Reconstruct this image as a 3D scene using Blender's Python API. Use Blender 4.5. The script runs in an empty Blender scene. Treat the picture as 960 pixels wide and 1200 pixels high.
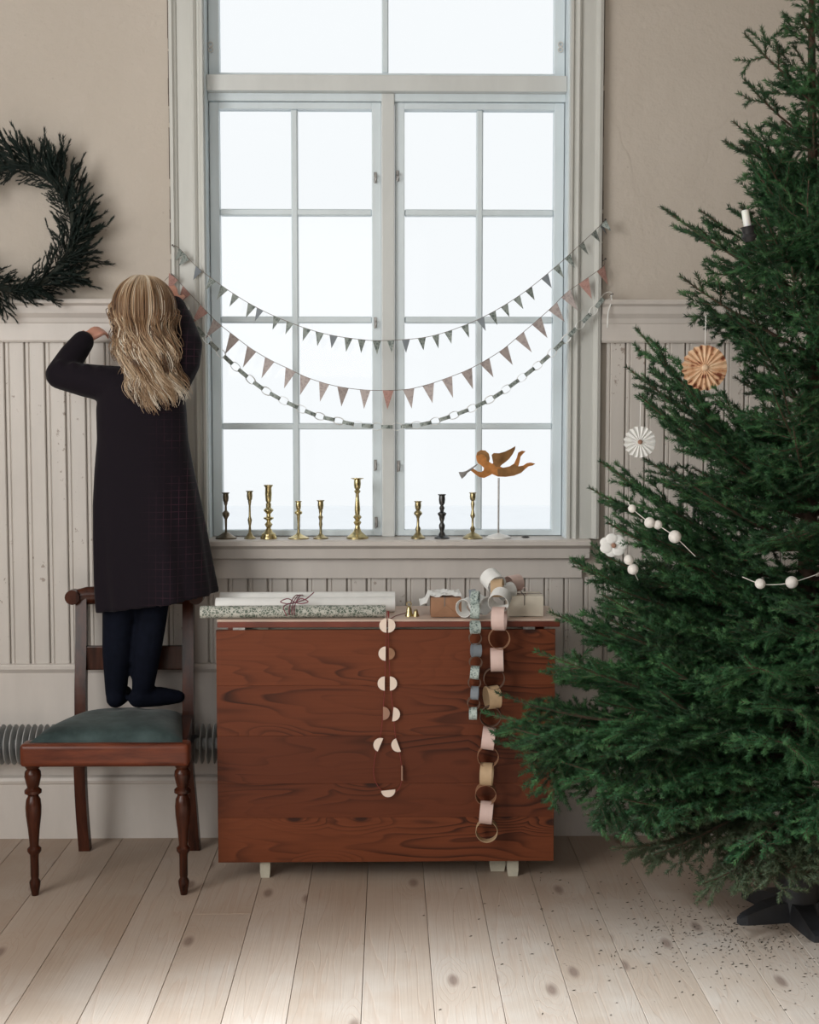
import bpy, bmesh, math, random
import numpy as np
from mathutils import Vector, Matrix, Euler, Quaternion
sc = bpy.context.scene
C = sc.collection
PI = math.pi
R = random.Random(7)
# ------------------------------------------------------------------ camera
F = 1520.0; CAM = Vector((0.0, -4.34, 1.40)); PITCH = math.radians(3.95); YAW = math.radians(0.94)
cd = bpy.data.cameras.new('camera'); cam = bpy.data.objects.new('camera', cd); C.objects.link(cam)
cd.sensor_fit = 'VERTICAL'; cd.sensor_height = 36; cd.lens = 36*F/1200
cam.location = CAM; cam.rotation_euler = (PI/2-PITCH, 0, -YAW)
cd.clip_end = 500
sc.camera = cam
FW = Vector((math.sin(YAW)*math.cos(PITCH), math.cos(YAW)*math.cos(PITCH), -math.sin(PITCH)))
RT = Vector((math.cos(YAW), -math.sin(YAW), 0)); UP = RT.cross(FW)
def ray(u, v): return FW + RT*((u-480)/F) - UP*((v-600)/F)
def P(u, v, Y=0.0):
    d = ray(u, v); return CAM + d*((Y-CAM.y)/d.y)
def G(u, v, Z=0.0):
    d = ray(u, v); return CAM + d*((Z-CAM.z)/d.z)
# ------------------------------------------------------------------ sky, lights, exposure
w = bpy.data.worlds.new('sky'); sc.world = w; w.use_nodes = True
bg = w.node_tree.nodes['Background']; bg.inputs[0].default_value = (0.975, 0.99, 1.0, 1); bg.inputs[1].default_value = 0.94
sc.view_settings.view_transform = 'Standard'; sc.view_settings.look = 'None'
sc.view_settings.exposure = 0.08; sc.view_settings.gamma = 1.0; sc.view_settings.use_curve_mapping = False
def area(name, loc, target, sx, sy, power, col, spread=180):
    l = bpy.data.lights.new(name, 'AREA'); l.shape = 'RECTANGLE'; l.size = sx; l.size_y = sy
    l.energy = power; l.color = col; l.spread = math.radians(spread)
    o = bpy.data.objects.new(name, l); C.objects.link(o); o.location = loc
    o.rotation_euler = (Vector(target)-Vector(loc)).to_track_quat('-Z', 'Y').to_euler()
area('daylight_left_window', (-2.52, -3.3, 2.05), (0.2, -0.3, 1.6), 1.8, 2.0, 58, (1.0, 0.985, 0.95), 150)
area('daylight_front_window', (-0.9, -6.9, 2.5), (-0.6, 0, 2.1), 2.0, 1.4, 19, (1.0, 0.985, 0.95), 150)
sp_ = bpy.data.lights.new('floor_fade_spot', 'SPOT'); sp_.energy = 2400; sp_.color = (0.76, 0.90, 1.0); sp_.shadow_soft_size = .25  # added spot that whitens the near floor, no such lamp in the room
sp_.spot_size = math.radians(45); sp_.spot_blend = .65
so = bpy.data.objects.new('floor_fade_spot', sp_); C.objects.link(so); so.location = (-2.45, -3.4, 2.75)
so.rotation_euler = (Vector((-0.30, -2.50, 0))-so.location).to_track_quat('-Z', 'Y').to_euler()
# ------------------------------------------------------------------ mesh helpers
class MB:
    def __init__(s): s.v = []; s.f = []
    def add(s, vs, fs):
        n = len(s.v); s.v += [tuple(v) for v in vs]; s.f += [tuple(i+n for i in f) for f in fs]; return s
    def box(s, a, b):
        x0, y0, z0 = a; x1, y1, z1 = b
        return s.add([(x0,y0,z0),(x1,y0,z0),(x1,y1,z0),(x0,y1,z0),(x0,y0,z1),(x1,y0,z1),(x1,y1,z1),(x0,y1,z1)],
                     [(0,3,2,1),(4,5,6,7),(0,1,5,4),(1,2,6,5),(2,3,7,6),(3,0,4,7)])
    def cbox(s, c, sx, sy, sz, rot=None):
        m = MB().box((-sx/2,-sy/2,-sz/2),(sx/2,sy/2,sz/2)); q = rot.to_matrix() if rot else Matrix.Identity(3)
        return s.add([q@Vector(v)+Vector(c) for v in m.v], m.f)
    def bbox(s, a, b, r=0.004, seg=2):      # bevelled box
        bm = bmesh.new(); m = MB().box(a, b); vs = [bm.verts.new(v) for v in m.v]
        for f in m.f: bm.faces.new([vs[i] for i in f])
        bmesh.ops.bevel(bm, geom=list(bm.edges), offset=r, segments=seg, affect='EDGES', profile=.6)
        bm.verts.index_update()
        s.add([v.co[:] for v in bm.verts], [[v.index for v in f.verts] for f in bm.faces]); bm.free(); return s
    def loft(s, rings, caps=True, closed=True):
        n = len(rings[0]); vs = [v for r in rings for v in r]; fs = []
        for i in range(len(rings)-1):
            for j in range(n if closed else n-1):
                k = (j+1) % n; fs.append((i*n+j, i*n+k, (i+1)*n+k, (i+1)*n+j))
        if caps: fs.append(tuple(range(n))[::-1]); fs.append(tuple((len(rings)-1)*n+j for j in range(n)))
        return s.add(vs, fs)
    def tube(s, pts, rad, n=8, caps=True, flat=1.0):
        pts = [Vector(p) for p in pts]; m = len(pts)
        if not hasattr(rad, '__len__'): rad = [rad]*m
        T = [(pts[min(i+1,m-1)]-pts[max(i-1,0)]).normalized() for i in range(m)]
        a = T[0].orthogonal().normalized() if abs(T[0].z) > .95 else T[0].cross(Vector((0,0,1))).normalized()
        rings = []
        for i in range(m):
            a = (a - T[i]*a.dot(T[i])).normalized(); b = T[i].cross(a)
            rings.append([pts[i]+(a*math.cos(2*PI*j/n)+b*math.sin(2*PI*j/n)*flat)*rad[i] for j in range(n)])
        return s.loft(rings, caps)
    def lathe(s, prof, c=(0,0,0), n=20, axis='z', caps=True):
        rings = []
        for r, z in prof:
            if axis == 'z': rings.append([(c[0]+r*math.cos(2*PI*j/n), c[1]+r*math.sin(2*PI*j/n), c[2]+z) for j in range(n)])
            else: rings.append([(c[0]+z, c[1]+r*math.cos(2*PI*j/n), c[2]+r*math.sin(2*PI*j/n)) for j in range(n)])
        return s.loft(rings, caps)
    def ell(s, c, rx, ry, rz, n=16, m=10, rot=None):
        c = Vector(c); rings = []
        for i in range(m+1):
            t = max(0.02, min(PI-.02, PI*i/m)); ring = []
            for j in range(n):
                v = Vector((rx*math.sin(t)*math.cos(2*PI*j/n), ry*math.sin(t)*math.sin(2*PI*j/n), -rz*math.cos(t)))
                if rot: v = rot@v
                ring.append(c+v)
            rings.append(ring)
        return s.loft(rings, True)
    def cap(s, p, q, r1, r2, n=12):         # tapered capsule
        p = Vector(p); q = Vector(q); d = (q-p); L = d.length; d = d/L if L > 1e-6 else Vector((0,0,1))
        pts = []; rad = []
        for i in range(5):
            t = PI/2*(1-i/4); pts.append(p-d*(r1*math.sin(t))); rad.append(max(r1*math.cos(t), r1*.04))
        for i in range(5):
            t = PI/2*i/4; pts.append(q+d*(r2*math.sin(t))); rad.append(max(r2*math.cos(t), r2*.04))
        return s.tube(pts, rad, n)
    def prism(s, poly, y0, y1, hole=None):       # polygon in xz extruded along y
        n = len(poly)
        vs = [(x, y0, z) for x, z in poly]+[(x, y1, z) for x, z in poly]
        fs = [tuple(range(n)), tuple(range(2*n-1, n-1, -1))]+[(i, i+n, (i+1) % n+n, (i+1) % n) for i in range(n)]
        return s.add(vs, fs)
    def ring(s, c, r, width, axis, thick=.0012, n=20, sq=1.0, along=None):   # paper hoop: band of given width around axis
        c = Vector(c); ax = Vector(axis).normalized()
        u = (Vector(along)-ax*Vector(along).dot(ax)).normalized() if along is not None else ax.orthogonal().normalized()
        v = ax.cross(u); rings = []
        for j in range(n):
            d = u*math.cos(2*PI*j/n)+v*(math.sin(2*PI*j/n)*sq)
            rings.append([c+d*(r-thick)-ax*width/2, c+d*r-ax*width/2, c+d*r+ax*width/2, c+d*(r-thick)+ax*width/2])
        rings.append(rings[0]); return s.loft(rings, False)
def woff(p):
    o = Vector((0,0,0))
    while p: o += p.location; p = p.parent
    return o
def mkobj(name, me, m, parent=None):
    o = bpy.data.objects.new(name, me); C.objects.link(o)
    if m: me.materials.clear(); me.materials.append(m)
    if parent: o.parent = parent
    return o
def build(name, mb, m, parent=None, smooth=False, origin=None):
    vs = [Vector(v) for v in mb.v]
    if parent: off = woff(parent); loc = Vector((0,0,0))
    else:
        if origin is None:
            xs = [v.x for v in vs]; ys = [v.y for v in vs]; zs = [v.z for v in vs]
            origin = ((min(xs)+max(xs))/2, (min(ys)+max(ys))/2, min(zs))
        off = Vector(origin); loc = off.copy()
    me = bpy.data.meshes.new(name); me.from_pydata([v-off for v in vs], [], mb.f); me.update()
    bm = bmesh.new(); bm.from_mesh(me); bmesh.ops.recalc_face_normals(bm, faces=bm.faces); bm.to_mesh(me); bm.free()
    if smooth:
        me.polygons.foreach_set('use_smooth', [True]*len(me.polygons))
        if smooth != 'all':
            me.set_sharp_from_angle(angle=math.radians(40))
    o = mkobj(name, me, m, parent); o.location = loc
    return o
def tag(o, label=None, cat=None, group=None, kind=None):
    if label: o['label'] = label
    if cat: o['category'] = cat
    if group: o['group'] = group
    if kind: o['kind'] = kind
    return o
def thing(name, loc, label, cat, group=None):
    o = bpy.data.objects.new(name, None); C.objects.link(o); o.location = loc; o.empty_display_size = .05
    return tag(o, label, cat, group)
def struct(name, mb, m, parent=None, smooth=False):
    return tag(build(name, mb, m, parent, smooth), kind='structure')
def remesh(o, voxel, smooth=4, fac=.5):     # voxel union baked into the mesh
    m = o.modifiers.new('r', 'REMESH'); m.mode = 'VOXEL'; m.voxel_size = voxel; m.use_smooth_shade = True
    if smooth: s = o.modifiers.new('s', 'SMOOTH'); s.iterations = smooth; s.factor = fac
    dg = bpy.context.evaluated_depsgraph_get(); dg.update()
    me = bpy.data.meshes.new_from_object(o.evaluated_get(dg)); old = o.data; o.modifiers.clear(); o.data = me
    if not me.materials: me.materials.append(old.materials[0])
    return o
def crom(pts, per=8):
    pts = [Vector(p) for p in pts]; out = []
    for i in range(len(pts)-1):
        p0 = pts[max(i-1,0)]; p1 = pts[i]; p2 = pts[i+1]; p3 = pts[min(i+2,len(pts)-1)]
        for k in range(per):
            t = k/per
            out.append(.5*((2*p1)+(p2-p0)*t+(2*p0-5*p1+4*p2-p3)*t*t+(3*p1-p0-3*p2+p3)*t**3))
    out.append(pts[-1]); return out
def resample(pts, step=None, n=None):
    d = [0]
    for a, b in zip(pts, pts[1:]): d.append(d[-1]+(b-a).length)
    L = d[-1]; n = n or max(1, round(L/step)); out = []
    j = 0
    for i in range(n+1):
        s = L*i/n
        while j < len(d)-2 and d[j+1] < s: j += 1
        t = (s-d[j])/max(1e-9, d[j+1]-d[j]); out.append(pts[j].lerp(pts[j+1], t))
    return out
# ------------------------------------------------------------------ materials
class NT:
    def __init__(s, name):
        s.m = bpy.data.materials.new(name); s.m.use_nodes = True; s.t = s.m.node_tree
        s.b = s.t.nodes['Principled BSDF']
    def n(s, typ, props=None, **ins):
        nd = s.t.nodes.new(typ)
        for k, v in (props or {}).items(): setattr(nd, k, v)
        for k, v in ins.items():
            k = int(k[1:]) if k[0] == '_' and k[1:].isdigit() else k.replace('_', ' ')
            if isinstance(v, bpy.types.NodeSocket): s.t.links.new(v, nd.inputs[k])
            else: nd.inputs[k].default_value = v
        return nd
    def link(s, a, b): s.t.links.new(a, b)
    def ramp(s, fac, stops):
        r = s.n('ShaderNodeValToRGB', None, Fac=fac); e = r.color_ramp.elements
        while len(e) < len(stops): e.new(.5)
        for el, (p, c) in zip(e, stops): el.position = p; el.color = (*c, 1) if len(c) == 3 else c
        return r.outputs[0]
    def mix(s, fac, a, b, typ='MIX'):
        nd = s.t.nodes.new('ShaderNodeMix'); nd.data_type = 'RGBA'; nd.blend_type = typ
        for k, v in ((0, fac), (6, a), (7, b)):
            if isinstance(v, bpy.types.NodeSocket): s.link(v, nd.inputs[k])
            else: nd.inputs[k].default_value = v if k == 0 else (*v, 1)[:4]
        return nd.outputs[2]
    def math(s, op, a, b=0.0, c=0.0):
        nd = s.t.nodes.new('ShaderNodeMath'); nd.operation = op
        for k, v in enumerate((a, b, c)):
            if isinstance(v, bpy.types.NodeSocket): s.link(v, nd.inputs[k])
            else: nd.inputs[k].default_value = v
        return nd.outputs[0]
    def coord(s, scale=(1,1,1), kind='Object', rnd=0):
        tc = s.n('ShaderNodeTexCoord').outputs[kind]
        if rnd:
            oi = s.n('ShaderNodeObjectInfo').outputs['Random']
            k = s.math('MULTIPLY', oi, rnd); cb = s.n('ShaderNodeCombineXYZ', None, X=k, Y=k, Z=k).outputs[0]
            tc = s.n('ShaderNodeVectorMath', {'operation': 'ADD'}, _0=tc, _1=cb).outputs[0]
        return s.n('ShaderNodeMapping', None, Vector=tc, Scale=scale).outputs[0]
    def noise(s, vec, scale, detail=4, rough=.5, dist=0):
        return s.n('ShaderNodeTexNoise', None, Vector=vec, Scale=scale, Detail=detail, Roughness=rough, Distortion=dist).outputs[0]
    def bump(s, h, strength=.3, dist=.01):
        b = s.n('ShaderNodeBump', None, Height=h, Strength=strength, Distance=dist); s.link(b.outputs[0], s.b.inputs['Normal'])
    def set(s, **k):
        for a, v in k.items():
            a = a.replace('_', ' ')
            if isinstance(v, bpy.types.NodeSocket): s.link(v, s.b.inputs[a])
            else: s.b.inputs[a].default_value = (*v, 1) if isinstance(v, tuple) and len(v) == 3 else v
        return s
def plain(name, col, rough=.6, var=.08, scale=30, bump=.1, metal=0, spec=.5, rnd=0, **k):
    t = NT(name); n = t.noise(t.coord(rnd=rnd), scale, 4)
    a = tuple(c*(1-var) for c in col); b = tuple(min(1, c*(1+var)) for c in col)
    t.set(Base_Color=t.ramp(n, [(.3, a), (.7, b)]), Roughness=rough, Metallic=metal, Specular_IOR_Level=spec, **k)
    if bump: t.bump(n, bump, .004)
    return t.m
def mat_plaster():
    t = NT('plaster'); c = t.coord()
    n1 = t.noise(c, 1.1, 3); n2 = t.noise(c, 7, 6, .6); n3 = t.noise(c, 60, 3)
    col = t.ramp(n1, [(.3, (.49,.435,.375)), (.7, (.56,.505,.445))])
    col = t.mix(t.math('MULTIPLY', t.ramp(n2, [(.55,(0,0,0)),(.75,(1,1,1))]), .35), col, (.56,.50,.45))
    sp = t.n('ShaderNodeTexVoronoi', None, Vector=c, Scale=9.0).outputs['Distance']
    m = t.ramp(sp, [(.0,(1,1,1)),(.045,(0,0,0))])
    col = t.mix(t.math('MULTIPLY', m, .55), col, (.16,.12,.10))
    cr = t.n('ShaderNodeTexVoronoi', {'feature':'DISTANCE_TO_EDGE'}, Vector=t.n('ShaderNodeMapping', None, Vector=t.mix(.35, c, t.n('ShaderNodeTexNoise', None, Vector=c, Scale=3.0).outputs[1])).outputs[0], Scale=1.3).outputs['Distance']
    crk = t.ramp(cr, [(.0,(1,1,1)),(.006,(0,0,0))])
    crk = t.math('MULTIPLY', crk, t.ramp(n1, [(.55,(0,0,0)),(.7,(.25,.25,.25))]))
    col = t.mix(crk, col, (.30,.24,.20))
    t.set(Base_Color=col, Roughness=.85, Specular_IOR_Level=.25)
    h = t.math('ADD', t.math('MULTIPLY', n2, 1.0), t.math('MULTIPLY', n3, .25)); t.bump(t.math('SUBTRACT', h, t.math('MULTIPLY', crk, .6)), .6, .014)
    return t.m
def mat_paint(name, col, chips=.0, rough=.45, rnd=0):
    t = NT(name); c = t.coord((1,1,.25), rnd=rnd); n = t.noise(c, 9, 5, .6); n2 = t.noise(t.coord(rnd=rnd), 45, 4, .7)
    cc = t.ramp(n, [(.3, tuple(x*.93 for x in col)), (.7, tuple(min(1,x*1.05) for x in col))])
    if chips:
        k = t.ramp(t.math('MULTIPLY', n2, t.math('ADD', n, .5)), [(.68-chips*.04,(0,0,0)),(.72,(.8,.8,.8))])
        cc = t.mix(k, cc, (.28,.22,.18))
    t.set(Base_Color=cc, Roughness=rough, Specular_IOR_Level=.4); t.bump(n, .15, .004)
    return t.m
def mat_floor():
    t = NT('whitewashed_pine'); c = t.coord((9, .55, 9), rnd=13); base = t.coord(rnd=13)
    kv = t.n('ShaderNodeTexVoronoi', {'voronoi_dimensions': '2D'}, Vector=t.coord((6.0, 2.4, 1), rnd=13), Scale=1.0)
    kd = kv.outputs['Distance']; kc = t.n('ShaderNodeSeparateColor', None, Color=kv.outputs['Color']).outputs[0]
    has = t.math('GREATER_THAN', kc, .45)
    wob = t.math('MULTIPLY', t.ramp(kd, [(0,(1,1,1)),(.35,(0,0,0))]), t.math('MULTIPLY', has, .35))
    n = t.noise(c, 1.0, 3, .5, .25); n = t.math('ADD', n, wob)
    rings = t.math('FRACT', t.math('MULTIPLY', n, 11))
    line = t.ramp(rings, [(0,(.0,.0,.0)),(.7,(.25,.25,.25)),(.93,(1,1,1)),(1,(0,0,0))])
    fine = t.noise(t.coord((160, 3, 60), rnd=13), 1.0, 3)
    oi = t.n('ShaderNodeObjectInfo').outputs['Random']
    col = t.mix(oi, (.36,.27,.205), (.44,.345,.275))
    ww = t.noise(base, 3.2, 5, .6)
    col = t.mix(t.ramp(ww, [(.45,(0,0,0)),(.70,(.5,.5,.5))]), col, (.49,.43,.38))
    col = t.mix(t.math('MULTIPLY', line, .30), col, (.36,.235,.165))
    col = t.mix(t.math('MULTIPLY', fine, .22), col, (.45,.36,.30))
    kn = t.math('MULTIPLY', t.ramp(kd, [(.045,(1,1,1)),(.075,(.5,.5,.5)),(.11,(0,0,0))]), has)
    col = t.mix(t.math('MULTIPLY', kn, .75), col, (.17,.11,.085))
    t.set(Base_Color=col, Roughness=t.math('ADD', .42, t.math('MULTIPLY', ww, .25)), Specular_IOR_Level=.35)
    t.bump(t.math('ADD', fine, t.math('MULTIPLY', line, -.5)), .22, .003)
    return t.m
def mat_table(name, dark, mid, lite):
    t = NT(name); c = t.coord((1.5, 6, 8.5), rnd=9)
    sx_ = t.n('ShaderNodeSeparateXYZ', None, Vector=t.coord((3.2, 2, 7.5), rnd=9)).outputs
    kv = t.n('ShaderNodeTexVoronoi', {'voronoi_dimensions': '2D'}, Vector=t.n('ShaderNodeCombineXYZ', None, X=sx_[0], Y=sx_[2]).outputs[0], Scale=1.0)
    kd = kv.outputs['Distance']; kc = t.n('ShaderNodeSeparateColor', None, Color=kv.outputs['Color']).outputs[1]
    has = t.math('GREATER_THAN', kc, .72)
    wob = t.math('MULTIPLY', t.ramp(kd, [(0,(1,1,1)),(.4,(0,0,0))]), t.math('MULTIPLY', has, .25))
    n = t.math('ADD', t.noise(c, .8, 2.5, .5, .35), wob)
    rings = t.math('FRACT', t.math('MULTIPLY', n, 15))
    line = t.ramp(rings, [(0,(.0,.0,.0)),(.55,(.18,.18,.18)),(.9,(1,1,1)),(1,(0,0,0))])
    patch = t.ramp(t.noise(t.coord((1.2, 1, 4), rnd=9), 1.6, 2), [(.42,(0.12,.12,.12)),(.62,(1,1,1))])
    fine = t.noise(t.coord((5, 60, 170), rnd=9), 1.0, 3)
    oi = t.n('ShaderNodeObjectInfo').outputs['Random']
    col = t.mix(oi, mid, lite)
    col = t.mix(t.math('MULTIPLY', t.math('MULTIPLY', line, patch), .95), col, dark)
    col = t.mix(t.math('MULTIPLY', fine, .45), col, tuple(x*.55 for x in mid))
    kn = t.math('MULTIPLY', t.ramp(kd, [(.045,(1,1,1)),(.10,(0,0,0))]), has)
    col = t.mix(t.math('MULTIPLY', kn, .9), col, (.025,.009,.006))
    t.set(Base_Color=col, Roughness=.5, Specular_IOR_Level=.22); t.bump(t.math('ADD', fine, line), .12, .002)
    return t.m
def mat_mahog():
    t = NT('mahogany'); c = t.coord((14, 14, 2), 'Object'); n = t.noise(c, 2.5, 4, .6)
    t.set(Base_Color=t.ramp(n, [(.3,(.016,.0045,.0025)),(.7,(.080,.021,.009))]), Roughness=.27, Specular_IOR_Level=.28)
    return t.m
def mat_rail():
    t = NT('mahogany_rail'); n = t.noise(t.coord((2, 14, 14)), 3, 4, .6)
    t.set(Base_Color=t.ramp(n, [(.3,(.06,.014,.007)),(.7,(.17,.042,.018))]), Roughness=.32, Specular_IOR_Level=.28)
    return t.m
def mat_needle(name, a, b, tip=None):
    t = NT(name); n = t.noise(t.coord(), 14, 3); n2 = t.noise(t.coord(kind='Object'), 26, 2)
    oi = t.n('ShaderNodeObjectInfo').outputs['Random']
    col = t.mix(t.ramp(n, [(.35,(0,0,0)),(.7,(1,1,1))]), a, b)
    col = t.mix(t.math('MULTIPLY', oi, .8), col, tuple(x*.5 for x in a))
    if tip: col = t.mix(t.ramp(n2, [(.50,(0,0,0)),(.68,(.75,.75,.75))]), col, tip)
    t.set(Base_Color=col, Roughness=.48, Specular_IOR_Level=.35)
    return t.m
def mat_glass():
    t = NT('window_glass'); tr = t.n('ShaderNodeBsdfTransparent', None, Color=(.985,.995,1,1)); gl = t.n('ShaderNodeBsdfGlossy', None, Roughness=.03)
    fr = t.n('ShaderNodeFresnel', None, IOR=1.45)
    mx = t.n('ShaderNodeMixShader', None, _0=t.math('MULTIPLY', fr.outputs[0], .2), _1=tr.outputs[0], _2=gl.outputs[0])
    t.link(mx.outputs[0], t.t.nodes['Material Output'].inputs['Surface']); return t.m
def mat_print(name, base, ink, scale, thr=.5):
    t = NT(name); c = t.coord(rnd=3)
    n = t.noise(c, scale, 4, .6, 1.2); v = t.n('ShaderNodeTexVoronoi', {'feature':'DISTANCE_TO_EDGE'}, Vector=c, Scale=scale*1.3).outputs['Distance']
    k = t.math('MULTIPLY', t.ramp(n, [(thr-.03,(0,0,0)),(thr+.03,(1,1,1))]), t.ramp(v, [(.04,(0,0,0)),(.09,(1,1,1))]))
    t.set(Base_Color=t.mix(k, base, ink), Roughness=.6); return t.m
def mat_dress():
    t = NT('plum_wool'); c = t.coord((1,1,1))
    wx = t.n('ShaderNodeSeparateXYZ', None, Vector=c)
    gx = t.math('LESS_THAN', t.math('FRACT', t.math('MULTIPLY', wx.outputs[0], 46)), .09)
    gz = t.math('LESS_THAN', t.math('FRACT', t.math('MULTIPLY', wx.outputs[2], 46)), .09)
    g = t.math('MAXIMUM', gx, gz); n = t.noise(c, 9, 4, .7)
    low = t.n('ShaderNodeMapRange', None, Value=wx.outputs[0], From_Min=.03, From_Max=.16).outputs[0]  # own plaid, coloured in only on the right where light would graze
    g = t.math('MULTIPLY', g, t.math('MULTIPLY', low, t.ramp(n, [(.4,(.05,.05,.05)),(.65,(.6,.6,.6))])))
    col = t.mix(g, (.007,.0045,.008), (.075,.026,.042))
    t.set(Base_Color=col, Roughness=.85, Sheen_Weight=.05, Sheen_Roughness=.5, Specular_IOR_Level=.15)
    t.bump(t.noise(c, 220, 2), .2, .002); return t.m
def mat_velvet():
    t = NT('green_grey_velvet'); n = t.noise(t.coord(), 9, 4, .6)
    t.set(Base_Color=t.ramp(n, [(.35,(.020,.034,.034)),(.65,(.060,.090,.090))]), Roughness=.8, Specular_IOR_Level=.2, Sheen_Weight=.12, Sheen_Roughness=.4); t.bump(n, .3, .01); return t.m
def mat_hair():
    t = NT('blond_hair'); at = t.n('ShaderNodeAttribute', {'attribute_name': 'shade'}).outputs['Fac']
    col = t.ramp(at, [(0,(.085,.042,.022)),(.35,(.27,.155,.080)),(.68,(.56,.41,.27)),(1,(.86,.77,.64))])
    t.set(Base_Color=col, Roughness=.38, Specular_IOR_Level=.5); return t.m
M = dict(
 plaster=mat_plaster(), cream=mat_paint('cream_paint', (.62,.575,.535), 0, .42), creamr=mat_paint('wainscot_paint', (.60,.56,.52), .12, .42, 17),
 casing=mat_paint('casing_paint', (.58,.585,.555), 0, .4), white=mat_paint('window_white_paint', (.68,.76,.80), 0, .35),
 transom=mat_paint('transom_paint', (.62,.64,.63), 0, .4), ceil=plain('ceiling_white', (.75,.73,.70), .8),
 floor=mat_floor(), sub=plain('subfloor_dark', (.12,.09,.07), .9), rad=plain('radiator_enamel', (.36,.37,.37), .4), pipe=plain('pipe_enamel', (.62,.60,.57), .4),
 leaf=mat_table('red_pine', (.016,.005,.003), (.120,.030,.012), (.200,.054,.020)), top=plain('table_top_pine', (.60,.46,.38), .32, .1, 12),
 edge=plain('table_edge_red', (.15,.032,.016), .4, .25, 12), leg=plain('table_leg_cream', (.50,.47,.38), .5, .15),
 mahog=mat_mahog(), rail=mat_rail(), velvet=mat_velvet(), under=plain('seat_webbing', (.03,.035,.04), .9),
 brass=plain('polished_brass', (.58,.48,.25), .27, .25, 40, 0, 1), brassd=plain('tarnished_brass', (.16,.13,.09), .38, .4, 40, .1, 1),
 brassm=plain('aged_brass', (.40,.33,.18), .33, .35, 40, .1, 1), pewter=plain('dark_pewter', (.10,.10,.10), .4, .3, 40, .1, 1),
 copper=plain('copper_sheet', (.62,.27,.09), .34, .4, 25, .1, .85), copperd=plain('dark_copper_sheet', (.36,.19,.08), .38, .4, 25, .1, .85),
 iron=plain('black_iron', (.02,.02,.022), .5), steel=plain('latch_steel', (.32,.31,.30), .4, .3, 60, 0, .8), whitec=plain('white_ceramic', (.78,.77,.74), .3, .03),
 glass=mat_glass(), pgrey=mat_print('grey_green_printed_paper', (.30,.34,.32), (.12,.15,.14), 60), ppink=mat_print('backlit_rose_paper', (.46,.40,.385), (.34,.29,.285), 60),
 prose=mat_print('dusty_rose_paper', (.55,.33,.29), (.45,.26,.23), 60), string=plain('twine', (.20,.17,.15), .9), redstr=plain('dark_red_twine', (.20,.035,.03), .9),
 wpaper=plain('white_paper', (.82,.82,.80), .6, .03), pkpaper=plain('pale_pink_paper', (.68,.50,.45), .6, .06), tanpaper=plain('tan_paper', (.50,.35,.21), .65, .1),
 darkpaper=plain('dark_brown_paper', (.13,.075,.05), .7, .1), greenpaper=mat_print('green_grey_paper', (.46,.53,.50), (.14,.19,.18), 90, .52),
 slate=plain('slate_paper', (.22,.25,.28), .7), kraft=plain('kraft_paper', (.30,.155,.085), .7, .12), cr=plain('cream_gift_paper', (.66,.60,.50), .65, .05),
 botan=mat_print('botanical_paper', (.50,.50,.45), (.10,.13,.10), 75, .47), brownpaper=plain('brown_paper', (.34,.19,.13), .7),
 skin=plain('child_skin', (.60,.30,.22), .5, .05, Subsurface_Weight=.15, Subsurface_Scale=.01), dress=mat_dress(), tights=plain('navy_tights', (.0045,.006,.0125), .9, .2, 60, .1, 0, .1),
 hair=mat_hair(), scalp=plain('hair_under_layer', (.16,.085,.042), .7), eye=plain('eye_white', (.8,.8,.8), .2, .01), iris=plain('iris_blue', (.1,.2,.3), .2),
 lip=plain('lip', (.50,.17,.15), .4),
 bark=plain('spruce_bark', (.085,.050,.032), .85, .35, 60, .4), needle=mat_needle('spruce_needles', (.011,.052,.017), (.030,.125,.038), (.10,.25,.085)),
 dry=mat_needle('dry_spruce_needles', (.05,.075,.032), (.07,.095,.045)), wneedle=mat_needle('wreath_needles', (.005,.014,.011), (.009,.024,.018)), wbark=plain('dark_twig', (.018,.022,.016), .9),
 felt=plain('white_felt', (.82,.78,.74), .95, .05, 90, .4), wax=plain('white_wax', (.88,.87,.83), .35, .02, Subsurface_Weight=.2), snow=plain('snow', (.93,.95,.97), .8, .02, 2),
 joint=plain('dirty_joint', (.11,.085,.07), .9), nail=plain('nail', (.10,.09,.085), .5, 0, 10, 0, .8), fallen=plain('fallen_needles', (.06,.05,.03), .9))
# ------------------------------------------------------------------ the room
XL, XR, YF, ZC = -2.6, 2.6, -7.0, 3.7
wx0 = P(241, 300, 0).x; wx1 = P(666, 300, 0).x; WTOP = 3.30
SILL = 1.012
TH = .32
wb = MB()
wb.box((XL-.2,0,-.05),(wx0,TH,ZC)); wb.box((wx1,0,-.05),(XR+.2,TH,ZC))
wb.box((wx0,0,-.05),(wx1,TH,SILL-.03)); wb.box((wx0,0,WTOP),(wx1,TH,ZC))
wall = struct('wall_back', wb, M['plaster'])
# left wall with a window near the camera, front wall with a window behind it
b = MB(); b.box((XL-.2,YF,-.05),(XL,-4.3,ZC)); b.box((XL-.2,-2.3,-.05),(XL,0,ZC)); b.box((XL-.2,-4.3,-.05),(XL,-2.3,.8)); b.box((XL-.2,-4.3,3.1),(XL,-2.3,ZC)); struct('wall_left', b, M['plaster'])
struct('wall_right', MB().box((XR,YF,-.05),(XR+.2,0,ZC)), M['plaster'])
b = MB(); b.box((XL-.2,YF-.2,-.05),(-1.8,YF,ZC)); b.box((.4,YF-.2,-.05),(XR+.2,YF,ZC)); b.box((-1.8,YF-.2,-.05),(.4,YF,.8)); b.box((-1.8,YF-.2,3.1),(.4,YF,ZC)); struct('wall_front', b, M['plaster'])
struct('ceiling', MB().box((XL-.2,YF-.2,ZC),(XR+.2,TH,ZC+.1)), M['ceil'])
b = MB()
for yy in (-4.3, -3.33, -2.36): b.box((XL-.12,yy,.8),(XL-.07,yy+.06,3.1))
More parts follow.
